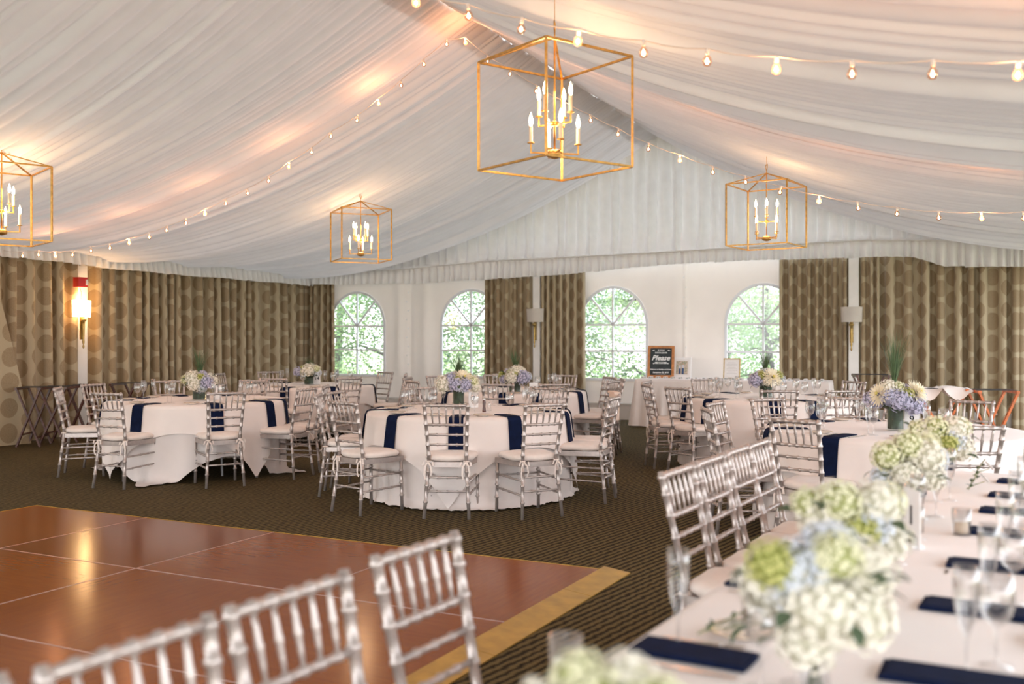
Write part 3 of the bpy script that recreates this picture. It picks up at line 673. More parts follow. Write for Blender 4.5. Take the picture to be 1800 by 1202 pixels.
def setting(P, d, where, grp, flat=False, seed=0, mirror=False):
    """P: point of the table edge (2D), d: unit outward direction, where: phrase that singles the place out"""
    r = random.Random(seed); tau = Vector((-d.y, d.x)); rz = math.atan2(d.y, d.x)
    def at(out, lat, z=ZT): q = P-d*out+tau*lat; return (q.x, q.y, z)
    if not flat:
        o = link('napkin', ME_NAP, None, at(.25, r.uniform(-.01, .01), ZT+.001), (0, 0, rz+r.uniform(-.06, .06)))
        tag(o, 'draped navy napkin at %s' % where, 'napkin', 'navy napkins on %s' % grp)
    else:
        lf = 'left hand' in where
        o = link('napkin', ME_NAPF, None, at(.15 if lf else .31, r.uniform(-.01, .01), ZT+.001), (0, 0, rz+r.uniform(-.05, .05)), (.58, 1, 1) if lf else (1, 1, 1))
        tag(o, 'flat folded navy napkin at %s' % where, 'napkin', 'navy napkins on %s' % grp)
    put_plate(at(.20, -.19, ZT+.001), 'small gold rimmed bread plate at %s' % where, 'bread plates on %s' % grp)
    o = link('fork', ME_FORK, None, at(.15, -.085, ZT+.001), (0, 0, rz+PI/2+r.uniform(-.05, .05))); tag(o, 'steel fork at %s' % where, 'fork', 'forks on %s' % grp)
    o = link('knife', ME_KNIFE, None, at(.15, .10, ZT+.001), (0, 0, rz+PI/2)); tag(o, 'steel knife at %s' % where, 'knife', 'knives on %s' % grp)
    o = link('wine_glass', ME_WINE, None, at(.33, .13, ZT+.001)); tag(o, 'clear stemmed wine glass at %s' % where, 'glass', 'wine glasses on %s' % grp)
    if r.random() < .75 or flat:
        o = link('champagne_flute', ME_FLUTE, None, at(.38, .05+r.uniform(-.02, .02), ZT+.001)); tag(o, 'tall clear champagne flute at %s' % where, 'glass', 'champagne flutes on %s' % grp)
for ti, (c, nm) in TB.items():
    for a, r, h in SEATS[ti]:
        d = Vector((math.cos(a), math.sin(a))); setting(c+d*R_T, d, '%s o\'clock on the %s' % (CLK[h % 12], nm), 'the '+nm, seed=ti*100+h)

# ================================================================ FLOWERS
def fib(n):
    out = []
    for i in range(n):
        z = 1-2*(i+.5)/n; r = math.sqrt(1-z*z); a = i*2.399963; out.append(Vector((r*math.cos(a), r*math.sin(a), z)))
    return out
def hydrangea(name, m, n=120, seed=1):
    r = random.Random(seed); mb = MB()
    for d in fib(n):
        if d.z < -.75: continue
        d = (d+Vector([r.uniform(-.12, .12) for _ in range(3)])).normalized(); u = d.orthogonal().normalized(); v = d.cross(u); a0 = r.uniform(0, 2)
        R0 = r.uniform(.84, 1.04); sz = r.uniform(.14, .21); c = d*R0
        for k in range(4):
            a = a0+k*PI/2; ax = u*math.cos(a)+v*math.sin(a); sx = u*math.cos(a+PI/2)+v*math.sin(a+PI/2)
            mb.poly([c-d*.03, c+ax*sz*.55+sx*sz*.42+d*.03, c+ax*sz+d*r.uniform(-.02, .06), c+ax*sz*.55-sx*sz*.42+d*.03])
    me = mb.mesh(name, m); return me
def dahlia(name, m):
    mb = MB(); r = random.Random(5)
    for ring, (n, ln, el, r0) in enumerate([(20, 1.0, .10, .25), (18, .86, .35, .22), (15, .70, .62, .18), (11, .5, .9, .12), (7, .3, 1.2, .05)]):
        for k in range(n):
            a = 2*PI*(k+.5*ring)/n+r.uniform(-.05, .05); ca, sa = math.cos(a), math.sin(a); dv = Vector((ca*math.cos(el), sa*math.cos(el), math.sin(el))); t = Vector((-sa, ca, 0)); up = dv.cross(t)*-1
            p0 = Vector((ca*r0, sa*r0, .12*ring)); wd = .16*ln+.03
            mb.poly([p0-t*wd*.3, p0+dv*ln*.6-t*wd*.6, p0+dv*ln, p0+dv*ln*.6+t*wd*.6, p0+t*wd*.3])
    return mb.mesh(name, m)
def leaf_mesh():
    mb = MB(); P = [(0, 0), (.25, .2), (.55, .27), (.85, .14), (1.0, 0)]
    for sg in (1, -1):
        for (x0, w0), (x1, w1) in zip(P[:-1], P[1:]):
            z0 = .25*math.sin(x0*2.2); z1 = .25*math.sin(x1*2.2); pts = [(x0, 0, z0), (x1, 0, z1), (x1, sg*w1, z1+w1*.25), (x0, sg*w0, z0+w0*.25)]
            mb.poly(pts if sg > 0 else pts[::-1])
    return mb.mesh('leaf', M_leaf, True)
HYD = {k: hydrangea('hydrangea_bloom', m, 120, i+1) for i, (k, m) in enumerate([('w', M_white), ('b', M_blue), ('p', M_pale), ('g', M_lime), ('y', M_limepale)])}
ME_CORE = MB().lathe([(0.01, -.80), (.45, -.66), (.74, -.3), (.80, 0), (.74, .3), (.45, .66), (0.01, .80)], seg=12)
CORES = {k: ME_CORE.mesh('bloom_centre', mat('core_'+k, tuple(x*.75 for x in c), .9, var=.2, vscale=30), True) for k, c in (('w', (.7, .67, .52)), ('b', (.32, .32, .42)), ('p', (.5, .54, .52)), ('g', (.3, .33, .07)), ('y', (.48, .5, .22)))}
ME_DAH = dahlia('dahlia_bloom', M_cream); ME_DCEN = MB().lathe([(.0, .42), (.12, .44), (.16, .52), (.1, .60), (0, .62)][::-1], seg=10).mesh('flower_centre', M_yellow, True)
ME_LEAF = leaf_mesh()
def grass_mesh(seed, n, hgt, spread):
    r = random.Random(seed); mb = MB()
    for k in range(n):
        a = r.uniform(0, 2*PI); h_ = hgt*r.uniform(.5, 1.0); sp = spread*r.uniform(.1, 1)*h_/hgt; pts = []
        for q in (0, .35, .7, 1): pts.append(Vector((math.cos(a)*sp*q*q, math.sin(a)*sp*q*q, h_*q)))
        t = Vector((-math.sin(a), math.cos(a), 0))*.0022
        for (p, q), (w0, w1) in zip(zip(pts[:-1], pts[1:]), ((1, 1), (1, .8), (.8, .1))): mb.poly([p-t*w0, p+t*w0, q+t*w1, q-t*w1])
    return mb.mesh('grass_spray', M_grass)
def bloom(root, kind, p, size, rnd, d):
    if kind == 'd':
        o = link('dahlia_bloom', ME_DAH, root, p, d.to_track_quat('Z', 'Y').to_euler(), size*1.05); link('flower_centre', ME_DCEN, o)
        o['label'] = 'large cream dahlia head'
    else:
        o = link('hydrangea_bloom', HYD[kind], root, p, (rnd.uniform(-.5, .5), rnd.uniform(-.5, .5), rnd.uniform(0, 6)), size); link('bloom_centre', CORES[kind], o)
        o['label'] = {'w': 'white hydrangea head', 'b': 'lavender blue hydrangea head', 'p': 'pale blue hydrangea head', 'g': 'lime green bloom', 'y': 'pale green hydrangea head'}[kind]
def leaves(root, n, c, rad, rnd, s0=.05, s1=.085, low=-.5):
    for k in range(n):
        a = 2*PI*k/n+rnd.uniform(-.3, .3); el = rnd.uniform(low, .5); d = Vector((math.cos(a)*math.cos(el), math.sin(a)*math.cos(el), math.sin(el)))
        link('leaf', ME_LEAF, root, c+d*rad*.92, (rnd.uniform(-.5, .5), rnd.uniform(-.2, .9)-el*.6, a+rnd.uniform(-.4, .4)), rnd.uniform(s0, s1))
def centerpiece(loc, rz, blooms, label, seed, grass=True, gh=.28, vs_=(.062, .15)):
    rnd = random.Random(seed); root = empty('floral_centerpiece', loc, rz, label, 'flower arrangement')
    R0, h_ = vs_; put('vase', MB().lathe([(0, 0), (R0, 0), (R0, .004), (R0, h_), (R0-.004, h_), (R0-.004, .006), (0, .006)], seg=24), M_vglass, root, smooth=True)
    put('leaf_lining', MB().lathe([(0, .012), (R0-.008, .012), (R0-.008, h_-.01), (0, h_-.01)], seg=20), M_vasegreen, root)
    put('foliage_base', MB().lathe([(.03, -.05), (.09, -.02), (.11, .03), (.07, .07), (.01, .08)], (0, 0, h_+.03), seg=14), M_vasegreen, root)
    c = Vector((0, 0, h_+.055))
    for kind, az, el, rad, size in blooms:
        az = math.radians(az); el = math.radians(el); d = Vector((math.cos(az)*math.cos(el), math.sin(az)*math.cos(el), math.sin(el))); p = c+Vector((d.x*rad, d.y*rad, d.z*rad*.85))
        bloom(root, kind, p, size, rnd, d)
    leaves(root, 14, c, .14, rnd)
    if grass: o = link('grass_spray', grass_mesh(seed, 110, gh, .20), root, (0, 0.02, h_+.08)); o['kind'] = 'stuff'
    return root
FRONT = -90
def mix(seed, sc=1.0, order='bwgpdwbgwpb'):
    r = random.Random(seed); out = []; n = len(order)
    for i, k in enumerate(order[:7]): out.append((k, FRONT+i*360/7+r.uniform(-8, 8), r.uniform(2, 16), .125*sc, {'d': .072, 'g': .048, 'y': .058}.get(k, .078)*sc))
    for i, k in enumerate(order[7:11]): out.append((k, FRONT+20+i*90, 50+r.uniform(-6, 6), .115*sc, {'d': .068, 'g': .046, 'y': .055}.get(k, .07)*sc))
    out.append((r.choice('pb'), 0, 88, .10*sc, .065*sc)); return out
# middle table: dahlia at upper right, blue centre, white at left, lime in the middle
cp = [('b', -100, 8, .12, .075), ('b', -60, 6, .125, .075), ('p', -80, -5, .11, .06), ('w', -150, 5, .15, .088), ('w', 175, 10, .15, .08), ('g', -92, 32, .13, .046), ('d', -62, 36, .135, .078), ('b', -128, 38, .125, .065),
      ('w', -20, -8, .17, .055), ('y', -28, 14, .15, .06), ('w', 20, 12, .14, .07), ('b', 60, 12, .13, .08), ('w', 100, 12, .13, .08), ('p', 140, 12, .13, .08), ('w', 90, 60, .11, .07), ('b', -90, 78, .09, .055), ('d', -140, 58, .12, .05), ('g', 0, 40, .12, .045)]
zt = ZT+.001
p = px_z(806, 718, zt); centerpiece((p.x, p.y, zt), 0, cp, 'blue, cream and lime flowers in a dark vase on the middle round table', 1, gh=.30, vs_=(.058, .165))
cp2 = [('w', -95, 0, .12, .085), ('w', -118, 42, .12, .08), ('y', -178, 18, .15, .06), ('g', -62, 38, .13, .052), ('b', -42, 8, .15, .078), ('p', -60, -22, .12, .06), ('b', -40, 55, .12, .06), ('w', -10, 35, .14, .05), ('w', 30, 15, .13, .08), ('w', 80, 15, .13, .08), ('b', 130, 15, .13, .08), ('w', 170, 40, .1, .07), ('w', 90, 60, .1, .07), ('p', 0, 80, .07, .06)]
p = px_z(350, 703, zt); centerpiece((p.x, p.y, zt), 0, cp2, 'white hydrangea bouquet in a dark vase on the left round table', 2, gh=.38, vs_=(.072, .12))
cp3 = [('w', -85, 22, .12, .10), ('b', -155, 8, .15, .075), ('y', -120, 8, .12, .05), ('y', -30, 25, .15, .06), ('g', -140, 45, .12, .05), ('w', -60, 60, .1, .06), ('p', -20, 0, .14, .06), ('w', 60, 15, .13, .09), ('b', 120, 15, .13, .09), ('w', 90, 60, .1, .08)]
p = px_z(543, 676, zt); centerpiece((p.x, p.y, zt), 0, cp3, 'white hydrangea bouquet with lavender at its left on the far left round table', 3, gh=.2, vs_=(.07, .11))
cp4 = [('w', -110, 5, .13, .085), ('b', -50, 5, .14, .095), ('g', -85, 30, .13, .05), ('w', -75, 52, .13, .08), ('b', -165, -5, .14, .055), ('g', 178, 15, .16, .05), ('y', -130, 45, .12, .05), ('w', -20, 50, .12, .07), ('w', 60, 15, .13, .09), ('b', 120, 15, .13, .09), ('w', 90, 60, .1, .08), ('p', -10, 10, .15, .06)]
p = px_z(905, 690, zt); centerpiece((p.x, p.y, zt), 0, cp4, 'white and bright blue bouquet on the table behind the middle one', 4, gh=.36, vs_=(.075, .12))
cp5 = [('b', -150, 5, .15, .085), ('d', -72, 22, .13, .095), ('g', -125, 35, .13, .055), ('g', -35, 28, .16, .055), ('w', -100, -2, .11, .06), ('p', -85, 62, .12, .06), ('y', -45, 45, .13, .055), ('w', -40, -8, .14, .06), ('w', 60, 15, .13, .09), ('b', 120, 15, .13, .09), ('w', 90, 60, .1, .08), ('p', -10, 5, .15, .07), ('d', 178, 20, .15, .05)]
p = px_z(1346, 699, zt); centerpiece((p.x, p.y, zt), 0, cp5, 'bouquet with a big cream daisy bloom on the right rear round table', 5, gh=.34, vs_=(.075, .13))
cp6 = [('b', -95, 5, .13, .085), ('b', -130, 18, .13, .075), ('b', -45, -14, .15, .075), ('d', -152, 20, .17, .075), ('d', -40, 28, .16, .085), ('g', -72, 28, .14, .052), ('y', -95, 58, .13, .055), ('w', -140, 50, .15, .065), ('b', -60, 50, .11, .06), ('w', 60, 15, .13, .09), ('b', 120, 15, .13, .09), ('w', 90, 60, .1, .08), ('p', 0, 10, .15, .08), ('b', 180, 5, .16, .075)]
p = px_z(1574, 756, zt); centerpiece((p.x, p.y, zt), 0, cp6, 'lavender and cream bouquet with tall grass on the right front round table', 6, gh=.52, vs_=(.062, .155))

# ---- table number cards
def card(loc, rz, txt, label, sc=1.0, tilt=0.12):
    root = empty('table_number_card', loc, rz, label, 'card')
    put('card_panel', MB().box((0, 0, .08*sc), (.105*sc, .004, .16*sc)), M_card, root, rot=(-tilt*0, 0, 0))
    put('card_holder', MB().box((0, 0, .006), (.08*sc, .04, .012)), M_pframe, root)
    link('numeral', text_mesh(txt, .075*sc, M_ink, bold=.001), root, (0, -.0035, .085*sc), (PI/2, 0, 0))
def face_cam(p, extra=0): return math.atan2(p.y, p.x)-PI/2+extra
for px, py, txt, lab, ex in ((557, 675, '14', 'white number card reading 14 on the far left round table', 0), (938, 696, '12', 'white number card reading 12 on the table behind the middle one', .3),
                       (384, 702, '8', 'narrow white number card seen edge on, on the left round table', .9), (1372, 703, '2', 'white number card on the right rear round table', 0),
                       (1603, 757, '9', 'white number card reading 9 on the right front round table', -.2), (832, 716, '7', 'white number card right of the vase on the middle round table', .4)):
    p = px_z(px, py, zt); card((p.x, p.y, zt), face_cam(p, ex), txt, lab, .95)
# ---- salt shakers on the middle table
for i, (px, py) in enumerate(((851, 724), (860, 722))):
    p = px_z(px, py, zt); r = empty('salt_shaker' if i else 'pepper_mill', (p.x, p.y, zt), 0, ('short clear salt shaker' if i else 'slim brown pepper mill')+' right of the middle table bouquet', 'shaker')
    put('shaker_body', MB().lathe([(0, 0), (.017, 0), (.017, .01), (.012, .05), (.015, .09), (.011, .11)] if not i else [(0, 0), (.018, 0), (.02, .01), (.015, .055)], seg=12), M_mahog if not i else M_glass, r, smooth=True)
    put('shaker_cap', MB().lathe([(.013, 0), (.014, .008), (.009, .02), (0, .023)], (0, 0, .11 if not i else .055), seg=12), M_steel, r, smooth=True)

# ================================================================ LONG HEAD TABLE
LD = Vector((.5, .866)); LN = Vector((.866, -.5)); L0 = Vector((-.02, 1.705)); TW = 1.04; TA, TE = -.75, 4.02
def LP(a, b): q = L0+LD*a+LN*b; return q
ANG = math.atan2(LD.y, LD.x)
lt = empty('banquet_table', (*LP((TA+TE)/2, TW/2), 0), ANG, 'long rectangular banquet table under a blush white cloth in the right foreground', 'table')
Lh = (TE-TA)/2
put('tabletop', MB().box((0, 0, .745), (2*Lh-.02, TW-.02, .024)), M_tabletop, lt)
for sx in (-1, 1):
    for sy in (-1, 1): put('leg', MB().tube([(sx*(Lh-.3), sy*.4, 0), (sx*(Lh-.3), sy*.4, .735)], .014, 8), M_darkmetal, lt)
def rect_cloth(hl, hw, z0, hang, name, label, m, loc, rz, seed, flare=.05, fold=.03):
    pts = []; per = []; N1 = 160
    cr = .05
    seq = [(hl, -hw), (hl, hw), (-hl, hw), (-hl, -hw)]
    path = []
    for i in range(4):
        a = Vector(seq[i]); b = Vector(seq[(i+1) % 4]); L_ = (b-a).length; k = int(L_/.03)
        for j in range(k): path.append(a.lerp(b, j/k))
    path.append(path[0]); P = np.array([tuple(p) for p in path]); n = len(P)
    tang = np.roll(P, -1, 0)-np.roll(P, 1, 0); tang[0] = tang[-1] = P[1]-P[-2]; nn = np.stack([tang[:, 1], -tang[:, 0]], -1); nn /= np.linalg.norm(nn, axis=1)[:, None]+1e-9
    nn = np.where((np.sum(nn*P, 1) < 0)[:, None], -nn, nn)
    arc = np.concatenate([[0], np.cumsum(np.linalg.norm(np.diff(P, axis=0), axis=1))]); ph = pleat(arc, .22, seed); ph = (ph-ph[0]); ph *= round(ph[-1])/ph[-1]
    rows = [np.stack([P[:, 0]*q, P[:, 1]*q, np.full(n, z0)], -1) for q in (.01, .5, .95)]+[np.stack([P[:, 0], P[:, 1], np.full(n, z0-.003)], -1)]
    for k in np.linspace(.05, 1, 10):
        dr = hang*k; off = .006+flare*dr+fold*(dr/.7)*(np.sin(2*PI*ph)*.6+.4); rows.append(np.stack([P[:, 0]+nn[:, 0]*off, P[:, 1]+nn[:, 1]*off, np.full(n, z0-.006-dr)], -1))
    o = link(name, gridmesh(name, np.array(rows), m), None, loc, (0, 0, rz)); return tag(o, label, 'tablecloth')
rect_cloth(Lh, TW/2, ZT, .735, 'tablecloth', 'blush white cloth covering the long foreground banquet table', M_linen2, (*LP((TA+TE)/2, TW/2), 0), ANG, 77, flare=.01, fold=.025)
LCH = [((1189, 818), 'fifth'), ((1246, 800), 'sixth'), ((1295, 783), 'seventh'), ((1331, 772), 'farthest')]
NCH = [((732, 950), 'fourth'), ((510, 1027), 'third'), ((231, 1117), 'second')]
lpos = []
ORD = {'fourth': 'rightmost of the three blurred silver chair backs in the foreground', 'third': 'middle of the three blurred silver chair backs in the foreground', 'second': 'left of the three blurred silver chair backs in the foreground',
       'fifth': 'nearest of the four silver chairs in the row beyond the foreground bouquets', 'sixth': 'second nearest of four silver chairs in the row by the long table', 'seventh': 'third nearest of four silver chairs in the row by the long table', 'farthest': 'farthest of four silver chairs in the row by the long table'}
for (px, py), o_ in LCH+NCH:
    Yq = (H-.918)*F/(py-HY+2); q = Vector(((px-PX0)/F*Yq, Yq)); tq = (q-L0).dot(LD); lpos.append((tq, o_))
    place_chair(q, LN, ORD[o_], 'silver chairs along the long table')
place_chair(Vector((-.885, 1.40)), LN, 'silver chair post cut off at the lower left corner of the photo', 'silver chairs along the long table')
# right-hand settings (napkins run out of the frame) and left-hand ones
RS = [(2.26, 4.62), (2.03, 4.23), (1.80, 3.86), (1.60, 3.45), (1.29, 2.965), (1.03, 2.50), (.76, 2.02)]
NUMW = ['farthest', 'second farthest', 'third farthest', 'fourth farthest', 'third nearest', 'second nearest', 'nearest']
for i, q in enumerate(RS):
    tq = (Vector(q)-L0).dot(LD); setting(LP(tq, TW), LN, 'the %s right hand place of the long table' % NUMW[i], 'the right side of the long table', flat=True, seed=900+i)
for i, (tq, nm_) in enumerate(((3.05, 'farthest'), (2.62, 'second farthest'), (2.15, 'third farthest'), (1.7, 'fourth farthest'), (1.2, 'second nearest'), (.55, 'nearest'))):
    setting(LP(tq, 0), -LN, 'the %s left hand place of the long table' % nm_, 'the left side of the long table', flat=True, seed=950+i)
# favour sprigs with tags
ME_TAG = MB().box((0, 0, 0), (.03, .05, .002)); ME_TAG = ME_TAG.mesh('name_tag', M_card)
def sprig(p, rz, label, up=.06):
    root = empty('tagged_sprig', (p.x, p.y, ZT+.016), rz, label, 'favour')
    put('twig', MB().tube([(-.09, 0, .0), (-.03, .004, .018), (.03, 0, up*.7), (.09, -.004, up)], .0028, 5).tube([(-.08, .01, 0), (0, -.01, .012), (.06, -.03, .02)], .002, 5), M_twine, root)
    r = random.Random(int(rz*100))
    for k in range(9): link('leaf', ME_LEAF, root, (-.07+.018*k, 0, .006+.004*k), (r.uniform(-1, 1), r.uniform(-.6, .2), r.uniform(0, 6)), .024)
    t_ = link('name_tag', ME_TAG, root, (.06, -.03, .035), (.9, .25, .5))
    link('tag_print', text_mesh('thank\nyou', .013, M_ink), t_, (0, 0, .0015))
for px, py, rz, lab in ((1290, 1120, .3, 'herb sprig with white tag on the nearest left hand napkin'), (1712, 862, .9, 'herb sprig with white tag on the third farthest right hand napkin'), (1722, 838, .9, 'herb sprig with white tag near the far end of the long table'), (1560, 880, .7, 'herb sprig with white tag left of the tall clear vase on the long table')):
    sprig(px_z(px, py, ZT), rz, lab)
# tall vases with hydrangeas
def tall_vase(px, py, Y, label, seed, blooms, tallness=None, R0=.032, leafn=16, lr=.15):
    c = px_at(px, py, Y); rnd = random.Random(seed); root = empty('hydrangea_vase', (c.x, c.y, ZT), 0, label, 'flower arrangement', 'hydrangea vases down the long table')
    h_ = c.z-ZT-.05
    put('vase', MB().lathe([(0, 0), (R0, 0), (R0*.9, .01), (R0*.8, h_*.5), (R0*1.15, h_), (R0*1.05, h_), (R0*.7, h_*.5), (R0*.8, .014), (0, .014)], seg=20), M_glass, root, smooth=True)
    st = MB()
    for k in range(5): a = k*1.3; st.tube([(R0*.4*math.cos(a), R0*.4*math.sin(a), .02), (-R0*.4*math.cos(a), -R0*.4*math.sin(a), h_), (-.05*math.cos(a), -.05*math.sin(a), h_+.05)], .003, 5)
    put('stem_bunch', st, M_leaf, root)
    cc = Vector((0, 0, h_+.055))
    for kind, dx, dy, dz, size in blooms:
        d = Vector((dx, dy, dz)); bloom(root, kind, cc+d, size, rnd, (d+Vector((0, 0, .01))).normalized())
    leaves(root, leafn, cc, lr*.9, rnd, .04, .07, -.9)
    return root
B1 = [('w', .0, -.04, -.02, .075), ('w', .07, -.03, -.04, .07), ('p', -.03, 0, .03, .07), ('g', -.085, -.02, .055, .05), ('w', -.02, -.02, -.085, .06), ('w', .09, .02, .03, .07), ('p', .04, .05, .06, .065), ('y', .03, -.03, .07, .05), ('w', -.06, .06, 0, .075), ('w', .05, .08, 0, .07)]
B2 = [('y', -.03, -.03, .055, .06), ('w', .06, -.02, .05, .065), ('w', -.06, .0, .02, .07), ('g', .01, -.06, -.01, .05), ('p', .04, -.02, .0, .07), ('w', .09, 0, -.04, .07), ('y', .1, .02, .05, .055), ('w', -.02, -.03, -.06, .065), ('w', 0, .08, .02, .08), ('y', -.1, 0, .05, .045)]
B3 = [('y', -.08, -.03, .02, .06), ('y', .0, -.03, .06, .06), ('w', .06, -.04, .02, .07), ('w', -.02, -.05, -.05, .065), ('w', .08, -.02, -.06, .06), ('p', -.08, 0, -.07, .055), ('y', .08, 0, .06, .05), ('w', 0, .07, 0, .08), ('p', .11, .03, 0, .06)]
tall_vase(1432, 1045, 1.86, 'large white and green hydrangea bunch nearest in the right foreground', 11, B1)
tall_vase(1490, 925, 2.48, 'white and pale green hydrangea bunch right behind the nearest large one', 12, B2, leafn=14)
tall_vase(1592, 812, 3.72, 'cream hydrangea bunch in a clear footed vase halfway down the long table', 13, B3, leafn=14)
tall_vase(1652, 775, 4.55, 'white hydrangea bunch farthest down the long table, in front of table nine', 14, B2, leafn=14)
tall_vase(1050, 1262, 1.28, 'pale yellow green hydrangea bunch cut off at the bottom edge of the photo', 15, [('y', .0, 0, .0, .06), ('y', .07, 0, .0, .055), ('w', -.07, 0, -.01, .055), ('y', -.02, .03, .03, .045), ('w', .04, .04, .02, .05)], leafn=5, lr=.11)
for px, py, lab in ((985, 1180, 'clear tumbler at the bottom edge in front of the foreground chairs'), (1200, 880, '')):
    if lab:
        p = px_z(px, py+50, ZT); o = tag(put('tumbler', MB().lathe([(0, 0), (.028, 0), (.033, .12), (.0315, .12), (.027, .006), (0, .006)], seg=18), M_glass, None, (p.x+.01, p.y, ZT), smooth=True), lab, 'glass')
p = px_z(1192, 1138, ZT); tag(link('champagne_flute', ME_FLUTE, None, (p.x, p.y, ZT+.001)), 'blurred champagne flute at the left edge of the long table, nearest the camera', 'glass')
# pillar candle holders and menu on the long table
for i, (px, py) in enumerate(((1608, 935), (1590, 900), (1690, 940))):
    p = px_z(px, py, ZT); r = empty('votive_holder', (p.x, p.y, ZT), 0, ['clear glass candle holder nearest the footed vase on the long table', 'clear glass candle holder just behind the footed vase on the long table', 'short wide clear tumbler on the right half of the long table'][i], 'candle holder')
    put('glass_cup', MB().lathe([(0, 0), (.03, 0), (.032, .09), (.030, .09), (.028, .006), (0, .006)], seg=18), M_glass, r, smooth=True)
    put('candle', MB().lathe([(0, .007), (.022, .007), (.022, .04), (0, .042)], seg=14), M_candle, r, smooth=True)
p = px_z(1603, 960, ZT); card((p.x, p.y, ZT), face_cam(p, -1.15), '1', 'tall blush number card on the long table beside the clear vase', 1.15)

# ================================================================ GIFT TABLE AGAINST THE BACK WALL
GL = W(s_of(1128, .9), .9); GR = W(s_of(1460, .9), .9); gc = (GL+GR)/2; GHL = (GR-GL).length/2
gt = empty('gift_table', (gc.x, gc.y, 0), AT, 'long welcome table against the back wall under the sign', 'table')
put('tabletop', MB().box((0, 0, .745), (2*GHL-.02, .74, .024)), M_tabletop, gt)
for sx in (-1, 1): put('leg', MB().box((sx*(GHL-.3), 0, .365), (.04, .5, .73)), M_darkmetal, gt)
rect_cloth(GHL, .38, ZT, .745, 'tablecloth', 'floor length white cloth on the welcome table under the chalkboard sign', M_linen2, (gc.x, gc.y, 0), AT, 88, flare=.10, fold=.05)
def gpt(px, t): s_ = s_of(px, t); return W(s_, t, ZT+.001)
g0 = gpt(1161, .72)
sg = empty('chalkboard_sign', g0, AT+.06, 'wood framed chalkboard sign with white lettering on the welcome table', 'sign')
Wd, Ht = .44, .53; T_ = math.radians(9)
tilt = empty('easel_pivot', (0, 0, 0)); bpy.data.objects.remove(tilt)
sg.rotation_euler = (-T_, 0, AT+.06)
put('board', MB().box((0, 0, Ht/2), (Wd-.07, .012, Ht-.07)), M_board, sg)
fr = MB(); fr.box((0, 0, .02), (Wd, .03, .04)).box((0, 0, Ht-.02), (Wd, .03, .04)); put('frame', fr, M_signwood, sg)
for sx in (-1, 1): put('frame', MB().box((sx*(Wd/2-.02), 0, Ht/2), (.04, .03, Ht-.08)), M_signwood, sg)
def tx(parent, txt, size, x, z, shear=0, bold=.0008, m=M_chalk, y=-.0085): return link('lettering', text_mesh(txt, size, m, shear=shear, bold=bold), parent, (x, y, z), (PI/2, 0, 0))
tx(sg, 'IF YOU', .036, 0, .455); tx(sg, 'INSTAGRAM', .036, 0, .413); tx(sg, 'Please', .12, -.005, .325, .35, .003)
rb = MB().box((0, -.008, .245), (.19, .003, .028)).poly([(-.095, -.009, .24), (-.095, -.009, .25), (-.135, -.009, .24), (-.12, -.009, .228), (-.135, -.009, .215)]).poly([(.095, -.009, .25), (.095, -.009, .24), (.135, -.009, .215), (.12, -.009, .228), (.135, -.009, .24)])
put('ribbon_banner', rb, M_chalk, sg); tx(sg, 'HASHTAG', .024, 0, .245, m=M_board, y=-.0105)
for sx in (-1, 1): put('feather_flourish', MB().poly([(sx*.10, -.008, .458), (sx*.125, -.008, .465), (sx*.155, -.008, .452), (sx*.125, -.008, .448)]), M_chalk, sg)
tx(sg, 'Welcome to Bradlee and Roland', .027, 0, .135, .25, .001); tx(sg, 'September 28, 2018', .032, 0, .085, .25, .001); put('underline', MB().box((0, -.008, .058), (.17, .002, .004)), M_chalk, sg)
g1 = gpt(1198, .62)
pf = empty('framed_photo', g1, AT, 'white framed photograph of two people right of the chalkboard sign', 'picture frame'); pf.rotation_euler = (-T_, 0, AT)
put('frame', MB().box((0, 0, .018), (.31, .02, .036)).box((0, 0, .317), (.31, .02, .036)).box((-.137, 0, .167), (.036, .02, .27)).box((.137, 0, .167), (.036, .02, .27)), M_pframe, pf)
put('mat_board', MB().box((0, .003, .167), (.24, .006, .265)), M_card, pf); put('photo_print', MB().box((0, -.002, .167), (.19, .004, .22)), M_photo, pf)
ppl = MB().box((.018, -.0045, .11), (.035, .002, .10)).box((-.035, -.0045, .11), (.03, .002, .09)); put('printed_trousers', ppl, mat('denim_print', (.05, .09, .2), .7, var=.2), pf)
ppl = MB().box((.018, -.0045, .185), (.04, .002, .06)).box((-.035, -.0045, .175), (.034, .002, .055)); put('printed_shirts', ppl, mat('shirt_print', (.6, .62, .66), .7, var=.1), pf)
hd = MB().lathe([(0.0, -.014), (.011, -.006), (.012, .004), (0.0, .014)], (.02, -.0045, .228), 8, sy=.1).lathe([(0.0, -.014), (.011, -.006), (.012, .004), (0.0, .014)], (-.033, -.0045, .216), 8, sy=.1); put('printed_heads', hd, mat('skin_print', (.6, .38, .28), .7, var=.05), pf)
g2 = gpt(1286, .72)
f2 = empty('framed_notice', g2, AT, 'thin brown framed white notice on the welcome table by the fourth window', 'picture frame'); f2.rotation_euler = (-.14, 0, AT)
put('frame', MB().box((0, 0, .008), (.27, .015, .016)).box((0, 0, .322), (.27, .015, .016)).box((-.127, 0, .165), (.016, .015, .30)).box((.127, 0, .165), (.016, .015, .30)), M_brass, f2)
put('sheet', MB().box((0, .002, .165), (.24, .005, .30)), M_card, f2)
ln = MB()
for k in range(8): ln.box((0, -.002, .26-.025*k), (.17 if k % 3 else .12, .002, .004))
put('printed_lines', ln, mat('grey_print', (.5, .48, .47), .8, var=.05), f2)
